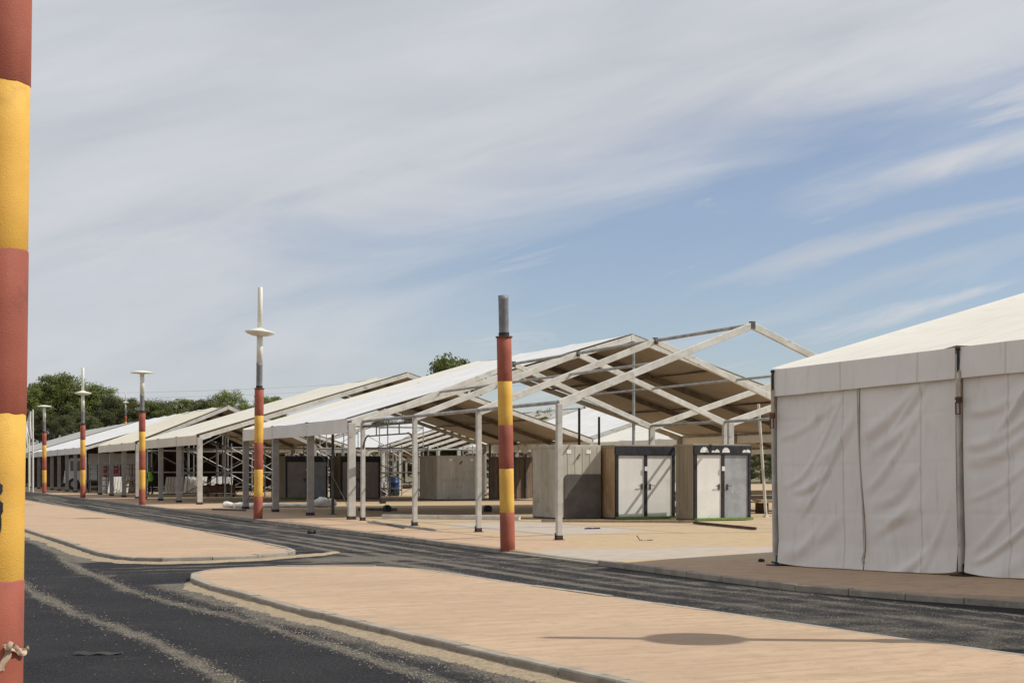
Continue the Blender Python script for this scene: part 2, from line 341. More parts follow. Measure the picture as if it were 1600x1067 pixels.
me = rm.mesh('road', 'asphalt'); at = me.attributes.new('dust', 'FLOAT', 'POINT'); at.data.foreach_set('value', [dust(x, y) for y in ys for x in xs])
struct(link('road', me))
# yard where the tents stand
xo = [.11, .12, .35, .7, 1.0, 1.3, 1.6, 2.0, 2.5, 3, 3.6, 4.2, 5, 6, 7, 8, 9, 10, 11, 12, 13, 14, 16, 18, 20, 24, 30, 40, 60, 92]
ys = frange(-60, -20, 10)[:-1] + frange(-20, 30, 100)[:-1] + frange(30, 150, 60)
ym = MB(); pav = []; lig = []
def yz(x, y): return .016 * max(0., min(1., (x - .2) / 1.8)) * max(0, -6.4 - y) if x < 30 else 0
for y in ys:
    k = lerp_poly(KF, y)
    for a in xo:
        x = k + a; dr = max(0., 1 - abs(y + 2.35) / 2.4) ** .3 if abs(y + 2.35) < 2.4 else 0
        ym.v.append((x, y, -.3 if a == .11 else yz(x, y) - .045 * dr * max(0, 1 - a / 1.2)))
        edge = 2.4 if y > 0 else (2.4 if y < -4.6 else -.5)
        pav.append(max(0, min(1, .5 + (edge - x) * .7 + .25 * nz(x, y * .3))))
        l = 1 - max(abs(x - 5.4) / 2.6, abs(y - 9.5) / 6.0)
        l2 = 1 - max(abs(x - 1.2) / 2.6, abs(y + 2.4) / 2.3)
        l3 = 1.2 - max(abs(x - 9) / 8.0, abs(y + 2.6) / 1.5)
        lig.append(max(0, min(.8, .25 + .8 * max(l, l2, l3) + .25 * nz(x * .7, y * .7, 5))) if max(l, l2, l3) > -.4 else 0)
nx = len(xo); ym.f = [(j * nx + i, j * nx + i + 1, (j + 1) * nx + i + 1, (j + 1) * nx + i) for j in range(len(ys) - 1) for i in range(nx - 1)]
me = ym.mesh('yard_ground', 'yard', True)
for nm, vals in (('pav', pav), ('light', lig)):
    at = me.attributes.new(nm, 'FLOAT', 'POINT'); at.data.foreach_set('value', vals)
yard = struct(link('yard_ground', me))
def kerb_run(pts, parent, width=.13, top=.006, drop=None, maxlen=1.0, side=1):
    """kerb stones along a polyline; side=+1: stone lies to the left of travel"""
    P = [Vector((a, b, 0)) for a, b in pts]
    for a, b in zip(P, P[1:]):
        Ls = (b - a).length; n = max(1, round(Ls / maxlen)); d = (b - a) / n; dn = d.normalized(); nr = Vector((-dn.y, dn.x, 0)) * side
        for i in range(n):
            p0 = a + d * i + dn * .008; p1 = a + d * (i + 1) - dn * .008; tz = top + random.uniform(-.008, .007); z0 = -.16
            if drop and drop(p0.y): tz = -.05
            c = .012; m = MB()
            prof = [(0, z0), (0, tz - c), (c, tz), (width, tz), (width, z0)]
            vs = [p + nr * o + Vector((0, 0, z)) for p in (p0, p1) for o, z in prof]
            m.add(vs, [(i2, (i2 + 1) % 5, 5 + (i2 + 1) % 5, 5 + i2) for i2 in range(5)] + [(4, 3, 2, 1, 0), (5, 6, 7, 8, 9)])
            m.build('kerb_stone', 'kerb', parent)
ky = [-22, -18, -15, -13, -11.5, -9.8, -8, -6, -4, -2, 0, 5, 10, 15, 20, 30, 40, 60, 80]
kerb_run([(lerp_poly(KF, y), y) for y in ky], yard, side=-1, drop=lambda y: -4.4 < y < -.3)
def island(name, outline):
    m = MB(); n = len(outline)
    P = [Vector((a, b, 0)) for a, b in outline]; C = sum(P, Vector()) / n
    # inset for paving
    ins = []
    for i in range(n):
        a, b, c = P[i - 1], P[i], P[(i + 1) % n]
        d = ((b - a).normalized() + (c - b).normalized()).normalized(); ins.append(b + Vector((-d.y, d.x, 0)) * .128)
    vs = [tuple(p) for p in ins] + [(p.x, p.y, -.14) for p in ins]
    m.add(vs, [tuple(range(n))] + [(i, n + i, n + (i + 1) % n, (i + 1) % n) for i in range(n)])
    o = struct(m.build(name, 'paving'))
    return o, outline
def arc(cx, cy, r, a0, a1, n=6): return [(cx + r * math.cos(R(a0 + (a1 - a0) * i / n)), cy + r * math.sin(R(a0 + (a1 - a0) * i / n))) for i in range(n + 1)]
# outlines counter-clockwise
o1 = [(-4.9, -40), (-2.2, -40), (-2.2, -24), (-2.68, -16.7), (-2.83, -15.4), (-2.97, -13.3), (-3.18, -10.3), (-3.39, -7.5), (-3.50, -5.4)] + [(-3.62, -4.5), (-4.0, -3.75), (-4.55, -3.36), (-5.5, -3.12), (-6.2, -3.2), (-6.75, -3.5), (-7.1, -4.1), (-7.32, -5.1)] + [(-7.37, -6.4), (-7.27, -8.4), (-7.19, -10.3), (-7.04, -11.8), (-6.93, -13.2), (-6.78, -15), (-6.62, -16.6), (-5.9, -24)]
isl, o1 = island('paved_island', o1); kerb_run(o1 + [o1[0]], isl, side=1)
o2 = [(-3.9, 1.35), (-3.76, 2.4), (-3.64, 8.6), (-3.56, 17.5), (-3.5, 32), (-3.6, 48), (-3.6, 84), (-7.8, 84), (-7.8, 30), (-7.68, 14), (-7.6, 6.6), (-7.58, 2.2), (-7.45, .9), (-7.2, .1), (-6.8, -.25), (-5.9, -.28), (-5.0, -.02), (-4.25, .6)]
isl2, o2 = island('paved_island', o2); kerb_run(o2 + [o2[0]], isl2, side=1, maxlen=1.4)
lp = MB(); lp.add([(-40, -60, 0), (-10.87, -60, 0), (-10.87, 190, 0), (-40, 190, 0), (-10.87, -60, -.15), (-10.87, 190, -.15)], [(0, 1, 2, 3), (1, 4, 5, 2)])
pl = struct(lp.build('pavement', 'paving')); kerb_run([(-10.74, -24), (-10.74, -6), (-10.74, 30)], pl, side=1)
# sand swept against the kerbs
def sand_ribbon(name, label, pts, w0, h):
    m = MB(); n = len(pts) * 1; k = 5
    vs = []
    for i, (x, y, wd) in enumerate(pts):
        a = Vector(pts[max(0, i - 1)][:2]); b = Vector(pts[min(len(pts) - 1, i + 1)][:2]); d = (b - a).normalized(); nr = Vector((-d.y, d.x))
        wd2 = wd * (1 + .6 * nz(i * .06, 3.3) + .35 * nz(i * .21, 9.0))
        for j in range(k):
            f = j / (k - 1); z = ROADZ + .004 + h * (1 - f) ** 1.5 * (1 + .5 * nz(i * .2, j)) if f < 1 else ROADZ - .01
            vs.append((x + nr.x * wd2 * f, y + nr.y * wd2 * f, z))
    m.add(vs, [(i * k + j, i * k + j + 1, (i + 1) * k + j + 1, (i + 1) * k + j) for i in range(len(pts) - 1) for j in range(k - 1)])
    o = m.build(name, 'sand', smooth=True); o['kind'] = 'stuff'; o['label'] = label; o['category'] = 'sand'; return o
def ribbon(path, wd, h, name, label):
    m = []
    for (a, b) in zip(path, path[1:]):
        L_ = math.dist(a, b); n = max(1, int(L_ / .07))
        m += [(a[0] + (b[0] - a[0]) * i / n, a[1] + (b[1] - a[1]) * i / n) for i in range(n)]
    out = [(x, y, wd * (.35 + .65 * min(1, i / 14, (len(m) - i) / 14))) for i, (x, y) in enumerate(m)]
    return sand_ribbon(name, label, out, wd, h)
ribbon([(-5.9, -24), (-6.62, -16.6), (-6.78, -15), (-6.93, -13.2), (-7.04, -11.8), (-7.19, -10.3), (-7.27, -8.4), (-7.37, -6.4), (-7.34, -5.1)][::-1], -.26, .03, 'sand_drift', 'pale sand swept along the kerb of the nearest paved island')
ribbon([(-3.0, 1.5), (-4.2, .55), (-5.0, -.06), (-5.9, -.32), (-6.8, -.29), (-7.24, .08), (-7.5, .9), (-7.62, 2.2), (-7.66, 14)], .30, .025, 'sand_drift', 'pale sand swept round the corner of the left paved island')
ribbon([(.02, 20), (.08, 10), (.15, 4)], -.22, .02, 'sand_drift', 'thin sand along the tent-side kerb beside the standing lamps')
# loose gravel thrown on the asphalt
gm = MB()
def stone(x, y, r):
    a = random.random() * 6.28; z = ROADZ + r * .3
    vs = [(x + r * math.cos(a + k * 1.5708) * random.uniform(.7, 1.3), y + r * math.sin(a + k * 1.5708) * random.uniform(.7, 1.3), z) for k in range(4)] + [(x, y, z + r * random.uniform(.5, .9)), (x, y, z - r * .6)]
    gm.add(vs, [(0, 1, 4), (1, 2, 4), (2, 3, 4), (3, 0, 4), (1, 0, 5), (2, 1, 5), (3, 2, 5), (0, 3, 5)])
for T, n in ((TR1, 3800), (TR2, 3800)):
    for i in range(n):
        y = -19 + 30 * random.random() ** 1.7; stone(lerp_poly(T, y) + random.gauss(0, .09) - .16 * nz(y * .22, 1.7), y, random.uniform(.004, .011))
for i in range(5200):
    y = -19 + 13.5 * random.random(); stone(lerp_poly(ISN, y) - abs(random.gauss(0, .28)), y, random.uniform(.004, .011))
for i in range(900): stone(random.uniform(-10.6, -7), -20 + 26 * random.random() ** 1.4, random.uniform(.003, .009))
for i in range(4200):
    y = -18 + 22 * random.random(); k = random.choice((-.62, -1.22, -1.75, -2.35, -2.9)); stone(k + bend(y) + random.gauss(0, .12), y, random.uniform(.004, .010))
o = gm.build('loose_gravel', 'stone'); o['kind'] = 'stuff'; o['label'] = 'loose pale gravel scattered along the wheel tracks on the asphalt'; o['category'] = 'gravel'

# ------------------------------------------------------------------ lamps
def lamp(label, x, y, rod=True, head=True, z=0, bottom=.727, band=.866, lean=(0, 0), discz=6.0, s=1.0, tilt=0, pipe=.84, colr=.147):
    t = thing('lamp_post', label, 'lamp post', (x, y, z), 0, 'banded lamp posts along the street')
    t.rotation_euler = (lean[0], lean[1], 0); t.scale = (s, s, s)
    zz = -.05; hs = [bottom + .05] + [band] * 4
    for i, h in enumerate(hs):
        m = MB(); r = colr; red = i % 2 == 0; rr = r if red else r - .003; z0, z1 = (zz, zz + h) if red else (zz - .015, zz + h + .015)
        m.lathe([(rr - .004, z0), (rr, z0 + .006), (rr, z0 + h * .33), (rr, z0 + h * .66), (rr, z1 - .006), (rr - .004, z1)], 40)
        if red:
            sd = random.random() * 90
            m.v = [(a_, b_, c_ + (.009 * nz(a_ * 14, b_ * 14, sd + (c_ > zz + h / 2)) + .004 * nz(a_ * 50, b_ * 50, sd)) * (0 < i or c_ > zz + h / 2) * (i < 4 or c_ < zz + h / 2) if abs(c_ - z0) < .01 or abs(c_ - z1) < .01 else c_) for a_, b_, c_ in m.v]
        m.build('painted_band', 'red_paint' if i % 2 == 0 else 'yellow_paint', t, True); zz += h
    MB().lathe([(colr, zz), (colr + .022, zz + .003), (colr + .022, zz + .03), (colr, zz + .033)], 32).build('collar', 'rust', t)
    MB().lathe([(.105, zz + .03), (.108, zz + .10), (.1, zz + .105)], 24).build('joint', 'rubber', t)
    MB().lathe([(.098, zz + .1), (.1, zz + .11), (.1, zz + pipe - .1), (.104, zz + pipe - .09), (.104, zz + pipe)], 24).build('grey_pipe', 'pipe_grey', t, True)
    if head:
        MB().lathe([(.096, zz + pipe), (.098, discz - .02)], 24).build('stem', 'cream_plastic', t, True)
        prof = [(.09, -.10), (.25, -.085), (.42, -.03), (.485, .02), (.48, .035), (.34, .075), (.2, .11), (.1, .16)] if rod else [(.10, -.06), (.2, -.03), (.50, -.012), (.52, .0), (.515, .015), (.38, .055), (.2, .09), (.05, .11), (.01, .112)]
        d = MB().lathe(prof, 40).build('lamp_disc', 'cream_plastic', t, True)
        d.location = (0, 0, discz); d.rotation_euler = (0, tilt, 0)
        if rod: MB().lathe([(.078, discz + .1), (.078, discz + 1.47), (.07, discz + 1.48)], 20).build('top_tube', 'cream_plastic', t, True)
    return t
lamp('banded post topped by a bare grey pipe, its lamp head missing', .06, 0.0, head=False, lean=(.004, -.021))
lamp('banded lamp with tilted disc and tall top tube, left of the large open tent', .03, 19.4, lean=(0, .010), tilt=.06)
lamp('banded lamp with flat disc and no top tube, third lamp along the kerb', .03, 40.1, rod=False)
lamp('distant banded lamp with disc and top tube between two tubeless lamps', .03, 59.0)
lamp('farthest lamp of the kerb row, small flat disc and no top tube', 0, 77.5, rod=False)
lamp('tiny lamp standing alone on the wooded rise behind the tents', 22.3, 178.2, z=5.1)
near = lamp('close banded post filling the left edge of the picture', -11.04, -17.82, bottom=.98, lean=(.0055, .012), head=True, discz=6.3)
lamp('lamp post beyond the right edge whose disc shadow falls on the nearest island', .30, -17.35, discz=6.05)
# paint blot and rag on the close post
b = MB()
def on_post(ang, z, r=.1495): return (r * math.cos(ang), r * math.sin(ang), z)
ANG0 = math.atan2(-.92, .38) + .08           # side of the post that faces the lens
for (da, z, ra, rz_) in ((0.0, 1.46, .15, .04), (.0, 1.36, .17, .055), (.1, 1.28, .03, .05)):
    n = 14; vs = [on_post(ANG0 - .50 + da + ra * math.cos(6.283 * i / n) * (1 + .2 * math.sin(i * 2.1)), z + rz_ * math.sin(6.283 * i / n) * (1 + .2 * math.cos(i * 1.7)), .1478 + .0006) for i in range(n)]
    b.add(vs + [on_post(ANG0 - .50 + da, z, .1500)], [(i, (i + 1) % n, n) for i in range(n)])
b.build('black_paint_mark', 'black_paint', near)
rg = MB()
def rag_fn(u, v):
    a = ANG0 - .25 + u * 1.25; w = .042 * (.35 + .65 * math.sin(u * 2.6 + .4)); z = .63 - .03 * u + (v - .5) * w + .012 * math.sin(u * 9)
    return (*(Vector(on_post(a, 0, .156 + .02 * abs(math.sin(u * 7 + v * 3))))).xy, z)
rg.grid(rag_fn, 20, 4)
rg.grid(lambda u, v: (*(Vector(on_post(ANG0 - .22 + (v - .5) * .22 + .1 * math.sin(u * 5), 0, .16 + .012 * math.sin(u * 8 + v * 4)))).xy, 0.655 - u * .14), 8, 3)
rg.tube(on_post(ANG0 - .15, .625, .165), on_post(ANG0 - .05, .665, .172), .018, .012)
ro = rg.build('rag', 'rag', smooth=True); ro.location = near.location; ro.rotation_euler = near.rotation_euler
tag(ro, 'frayed tan strip of cloth knotted round the closest banded post', 'rag')

# ------------------------------------------------------------------ tents
def tent(label, x, y, span=20, bay=4.05, n=3, eave=3.08, slope=.31, cov='white_canvas', covs=None, rz=0, tilt=0, z=0, pw=(.24, .13), rd=.20,
         bare=False, fine=True, valance=True, name='marquee', vmat=None, purl=3, group='marquees in rows', skip_posts=(), rear=None):
    t = thing(name, label, 'tent', (x, y, z), rz, group); t.rotation_euler = (tilt, 0, rz)
    ap = Vector((span / 2, 0, eave + slope * span / 2)); sl_ = math.atan(slope)
    post_me = None; base_me = None
    for i in range(n + 1):
        yy = i * bay
        for k, px in enumerate((0, span)):
            if (i, k) in skip_posts: continue
            if post_me is None:
                m = MB().box((0, 0, eave / 2 + .03), (pw[0], pw[1], eave - .06)); post_me = m.mesh('post', 'post'); shaded_me = m.mesh('post', 'shaded_post')
                base_me = MB().box((0, 0, .008), (pw[0] + .08, pw[1] + .08, .012)).box((0, 0, .06), (pw[0] + .012, pw[1] + .012, .09)).beam((-pw[0] / 2 - .03, 0, 0), (-pw[0] / 2 - .03, 0, .16), .02, .02).mesh('base_plate', 'base_rust')
            p = link('post', post_me if (bare or i == 0) else shaded_me, t, (px, yy, 0), bevel=.012 if fine else 0)  # posts behind the front frame get the darkened shade colour
            link('base_plate', base_me, p)
        for k, px in enumerate((0, span)):
            m = MB().beam((px, yy, eave), (ap.x, yy, ap.z), rd * .55, rd)
            if fine:
                m.beam((px, yy, eave - .02), (px + (.5 if k == 0 else -.5), yy, eave + .5 * slope - .02), rd * .6, rd * 1.15)
            m.build('rafter', 'frame' if (bare or i in (0, n)) else 'shaded_frame', t, bevel=.01 if fine else 0)
        MB().box((ap.x, yy, ap.z + .01), (.12, rd * .62, rd * 1.1)).build('ridge_joint', 'dark_steel' if bare else 'frame', t)
    for i in range(n):
        y0, y1 = i * bay, (i + 1) * bay
        for px in (0, span): MB().tube((px, y0, eave + .03), (px, y1, eave + .03), .045).build('eave_rail', 'steel', t)
        MB().tube((ap.x, y0, ap.z + .02), (ap.x, y1, ap.z + .02), .045).build('ridge_rail', 'steel', t)
        for q in range(1, purl):
            for sgn in (0, 1):
                f = q / purl; xx = (f * ap.x) if sgn == 0 else span - f * ap.x
                MB().tube((xx, y0, eave + f * (ap.z - eave) + .02), (xx, y1, eave + f * (ap.z - eave) + .02), .035, n=6).build('purlin', 'steel' if bare else 'shaded_frame', t)
        if bare: continue
        cm = covs[i] if covs else cov
        for sgn in (0, 1):
            sd = random.random() * 50
            if sgn == 1 and rear:
                MB().grid(lambda u, v: (span + .02 + .06 * math.sin(u * 14 + sd), y0 + .1 + u * (bay - .2), .05 + v * (eave - .1)), 16, 4).build('rear_wall', rear, t, True)
            def fn(u, v, sgn=sgn, sd=sd):
                xx = u * ap.x * 1.0 - .135 * (1 - u); yy = y0 + v * bay
                sag = -(.07 + .05 * math.sin(sd)) * math.sin(math.pi * v) * (.5 + .5 * math.sin(math.pi * u)) + .02 * nz(u * 5, v * 3, sd) * math.sin(math.pi * v)
                edge = .028 * math.exp(-((min(v, 1 - v) * bay) / .09) ** 2)
                zz = eave + .5 * rd + .035 + u * (ap.z - eave) + sag + edge
                return (xx if sgn == 0 else span - xx, yy, zz)
            rp = MB().grid(fn, 14, 16 if fine else 8).build('roof_panel', cm, t, True)
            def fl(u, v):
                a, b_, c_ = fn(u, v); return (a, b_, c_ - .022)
            MB().grid(fl, 14, 12 if fine else 6).build('underside', 'underside', rp, True)
        if valance:
            vm = vmat or cm
            for px, sg in ((-.14, 1), (span + .14, -1)):
                sd = random.random() * 50
                def vf(u, v):
                    yy = y0 + .015 + u * (bay - .03); zz = eave + .5 * rd + .02 - v * .45
                    out = .02 * v * nz(u * 5, v, sd) + .012 * math.sin(u * 19 + sd) * v
                    hang = 0
                    return (px + out + sg * hang, yy, zz + .012 * v * nz(u * 4, 3, sd))
                MB().grid(vf, 24, 6).build('valance', vm, t, True)
    if fine and not bare:
        for px in (0, span):
            MB().tube((px, bay, eave - .2), (px, .1, .25), .012, n=5).build('brace_cable', 'dark_steel', t)
            MB().tube((px, n * bay - bay, eave - .2), (px, n * bay - .1, .25), .012, n=5).build('brace_cable', 'dark_steel', t)
    if rear:
        tz = lambda x_: eave - .05 + slope * (span / 2 - abs(x_ - span / 2))
        for k in range(5):
            x0 = span * k / 5
            MB().grid(lambda u, v: (x0 + u * span / 5, n * bay + .12 + .05 * math.sin(u * 12), .04 + v * (tz(x0 + u * span / 5) - .04)), 12, 4).build('gable_wall', rear, t, True)
    return t
# front row, far to near
tent('grey-roofed tent, farthest left of the front row below the trees', 2.6, 112, bay=4.6, n=8, cov='grey_canvas', fine=False, rear='brown_canvas')
tent('long bright white roofed tent at the far left of the front row', 2.6, 76.8, bay=4.6, n=7, cov='white_canvas', fine=False, rear='brown_canvas')
tent('small yellowish cream tent between the long white tent and the larger cream one', 2.6, 55.9, span=10.3, bay=4.58, n=3, eave=3.05, slope=.42, cov='yellow_canvas', vmat='cream_canvas', fine=False)
tent('cream roofed tent with pale corner post, left of the tilted-disc lamp', 2.6, 39.87, span=20.4, bay=4.65, n=3, cov='cream_canvas', vmat='cream_canvas')
tent('large white roofed open tent behind the bare frames', 2.6, 17.6, span=20.5, bay=4.55, n=3, covs=['white_canvas', 'white_canvas', 'ivory_canvas'], slope=.302, rd=.21)
bare = tent('bare uncovered tent frame of four arches beside the headless post', 2.6, 2.8, span=10.35, bay=4.56, n=3, eave=3.06, slope=.38, bare=True, pw=(.13, .11), rd=.165, purl=2, group=None, name='tent_frame')
tent('pale two-arch frame with thick posts in front of the cabin with the grey door', 13.35, 12.2, bay=4.9, n=1, bare=True, purl=1, name='tent_frame', group=None, slope=.31, pw=(.2, .13))
# braced truss between two of its posts
tr = MB(); y0, y1 = 9.12, 13.68
tr.beam((0, y0, 2.93), (0, y1, 2.93), .06, .07).beam((0, y0 + .5, 2.62), (0, y1 - .5, 2.62), .04, .04)
for f in (.28, .5, .72): tr.beam((0, y0 + f * 4.56, 2.62), (0, y0 + f * 4.56, 2.93), .03, .03)
for a, bq in ((y0, 1), (y1, -1)):
    P = [(0, a + bq * .02, 2.2), (0, a + bq * .12, 2.42), (0, a + bq * .3, 2.58), (0, a + bq * .55, 2.64)]
    for p, q_ in zip(P, P[1:]): tr.tube(p, q_, .028, n=6)
tr.build('braced_truss', 'dark_steel', bare)
# back rows
tent('cream tent of the second row seen above the black-fronted toilet cabin', 27, 35.5, bay=4, n=3, cov='ivory_canvas', fine=False, purl=1)
tent('white tent of the second row, its roof showing under the large open tent', 27, 49.5, bay=4, n=4, cov='white_canvas', fine=False, purl=1)
tent('bare rafters of an uncovered tent in the second row', 27, 67.5, bay=4, n=4, bare=True, fine=False, purl=1, name='tent_frame', group=None)
tent('white roofed tent of the second row left of the bare rafters', 27, 87.5, bay=4, n=6, cov='white_canvas', fine=False, purl=1)
tent('far cream tent of the third row above the concrete-coloured cabin', 52, 134, bay=4, n=4, cov='cream_canvas', fine=False, purl=1)

tent('white roofed tent of the second row, farthest left behind the scaffolds', 27, 116, bay=4, n=6, cov='white_canvas', fine=False, purl=1)
# closed white tent on the right -----------------------------------------
WT = thing('closed_marquee', 'closed white marquee with wrinkled side walls at the right edge', 'tent', (2.04, -6.4, 0))
WT.rotation_euler = (-.016, 0, math.atan2(.1497, .9887)); BAY = 3.745; EA = 3.17; SLP = .262; SP = 20; NB = 4
for i in range(NB + 1):
    y = -i * BAY; e = EA + .04 * i
    for px in (0, SP):
        p = MB().box((px + (-.06 if px == 0 else -.06), y, e / 2), (.13, .05, e - .12)).build('post', 'post', WT, bevel=.01)
        MB().box((px + .02, y, .012), (.4, .24, .02)).box((px - .06, y, .10), (.05, .07, .14)).build('base_plate', 'black_paint', p)
    for k, px in enumerate((0, SP)):
        MB().beam((px, y, e - .09), (SP / 2, y, e - .09 + SLP * SP / 2), .1, .18).build('rafter', 'frame', WT)
FOLDS = {}
def fold(u, v, sd):
    """fabric depth: u along the half panel 0..1, v up 0..1; a few swags that run level at one edge and climb to the other"""
    if sd not in FOLDS:
        rn = random.Random(int(sd * 100)); fl = []
        for k in range(10):
            fl.append((rn.uniform(-.35, .85), rn.uniform(.18, .75), rn.uniform(.014, .048), rn.uniform(.016, .046), rn.uniform(-.2, .35), rn.uniform(.55, 1.25), rn.uniform(1.4, 2.6)))
        FOLDS[sd] = fl
    d = 0
    wv = .02 * nz(u * 3, v * 3, sd)
    for v0, cu, am, wd, u0, u1, pw_ in FOLDS[sd]:
        win = max(0, min(1, (u - u0) / .25)) * max(0, min(1, (u1 - u) / .3)); q_ = (v - v0 - cu * u ** pw_ + wv) / wd
        d += am * win * (math.exp(-q_ * q_) - .45 * math.exp(-((q_ + 1.5) ** 2)))
    seam = sum(-.007 * math.exp(-((v - c + .01 * nz(u * 2, c, sd)) / .006) ** 2) for c in (.28, .52, .76))
    return d + .016 * nz(u * 2.5, v * 2.5, sd) + .005 * nz(u * 9, v * 12, sd) + seam
for i in range(NB):
    y0 = -i * BAY; e0, e1 = EA + .04 * i, EA + .04 * (i + 1)
    for h in (0, 1):
        sd = 3.7 * i + 1.9 * h + 1.3; ua, ub = (.018, .497) if h == 0 else (.503, .982)
        def wf(u, v):
            uu = ua + (ub - ua) * u
            if h == 0: uu += .012 * math.sin(v * 7) * u * (1 - v) + .02 * (1 - v) * u - .006 * u
            else: uu += (.012 * math.sin(v * 7) * (1 - v) + .02 * (1 - v)) * (1 - u) - .006 * (1 - u)
            yy = y0 - uu * BAY; top = e0 + (e1 - e0) * uu - .12
            hem = .012 + .07 * math.exp(-min(uu, 1 - uu) * 18) + .006 * nz(uu * 9, 2, sd)
            zz = hem + (top - hem) * v
            edge = min(1, 8 * min(u, 1 - u) + .15)
            bell = -.10 * max(0, .12 - v) / .12 * .5
            return (-.055 - fold(u, v, sd) * edge - .03 * math.sin(math.pi * v) + bell, yy, zz)
        MB().grid(wf, 70, 90).build('wall_panel', 'wall_canvas', WT, True)
    # piping on the middle seam
    sm = MB(); P = []
    for k in range(24):
        v = k / 23; uu = .5 + .012 * math.sin(v * 7) * (1 - v) + .02 * (1 - v) - .006
        P.append((-.098 - .012 * math.sin(v * 9), y0 - uu * BAY + (.03 * math.sin(v * 40) * (v < .12)), .06 + (EA - .45) * v))
    for p, q_ in zip(P, P[1:]): sm.tube(p, q_, .012, n=5)
    sm.build('lacing_cord', 'post', WT)
    def vf(u, v):
        yy = y0 - .03 - u * (BAY - .06); top = e0 + (e1 - e0) * u + .03
        return (-.12 - .018 * v * (1 + nz(u * 4, v, i * 3.)) - .012 * math.sin(u * 11 + i) * v, yy, top - v * .44 + .006 * nz(u * 9, 1, i) * v)
    MB().grid(vf, 50, 10).build('valance', 'wall_canvas', WT, True)
    for sgn in (0, 1):
        def rf(u, v):
            xx = -.12 + u * (SP / 2 + .12); yy = y0 - v * BAY; e = e0 + (e1 - e0) * v
            zz = e + .03 + u * SLP * SP / 2 - .09 * math.sin(math.pi * v) * math.sin(math.pi * min(1, u * 1.02)) + .012 * nz(u * 12, v * 4, i + .5) * math.sin(math.pi * v) * min(1, u * 8)
            zz += .03 * math.exp(-((min(v, 1 - v) * BAY) / .08) ** 2)
            return (xx if sgn == 0 else SP - xx, yy, zz)
        MB().grid(rf, 30, 16).build('roof_panel', 'ivory_canvas', WT, True)
    gy = 0
# gable ends
for gy, sg in ((.02, 1), (-NB * BAY - .02, -1)):
    e = EA if sg == 1 else EA + .04 * NB
    for k in range(5):
        x0, x1 = k * 4.0, (k + 1) * 4.0; tz = lambda x: e - .1 + SLP * (SP / 2 - abs(x - SP / 2))
        MB().grid(lambda u, v: (x0 + (x1 - x0) * u, gy + sg * (.03 + .02 * math.sin(u * 12 + v * 4)), .03 + (tz(x0 + (x1 - x0) * u) - .03) * v), 16, 12).build('gable_panel', 'wall_canvas', WT, True)
for i in range(NB + 1):
    y = -i * BAY - .05; e = EA + .04 * i
    s = MB().box((-.15, y, e - .16), (.02, .034, .32)).tube((-.14, y - .02, e + .005), (-.14, y + .03, e + .005), .026, n=10)
    s.build('strap', 'black_paint', WT)
    MB().box((-.165, y - .03, e - .55), (.012, .03, .5)).build('webbing', 'rag', WT)
    r = MB().box((-.18, y - .03, e - .72), (.05, .07, .09)).tube((-.19, y - .07, e - .70), (-.19, y + .02, e - .70), .022, n=8).beam((-.2, y - .06, e - .75), (-.2, y - .06, e - .92), .012, .02).beam((-.2, y + .01, e - .75), (-.2, y + .01, e - .92), .012, .02).box((-.2, y - .025, e - .92), (.02, .08, .015))
    r.build('ratchet', 'rust', WT)

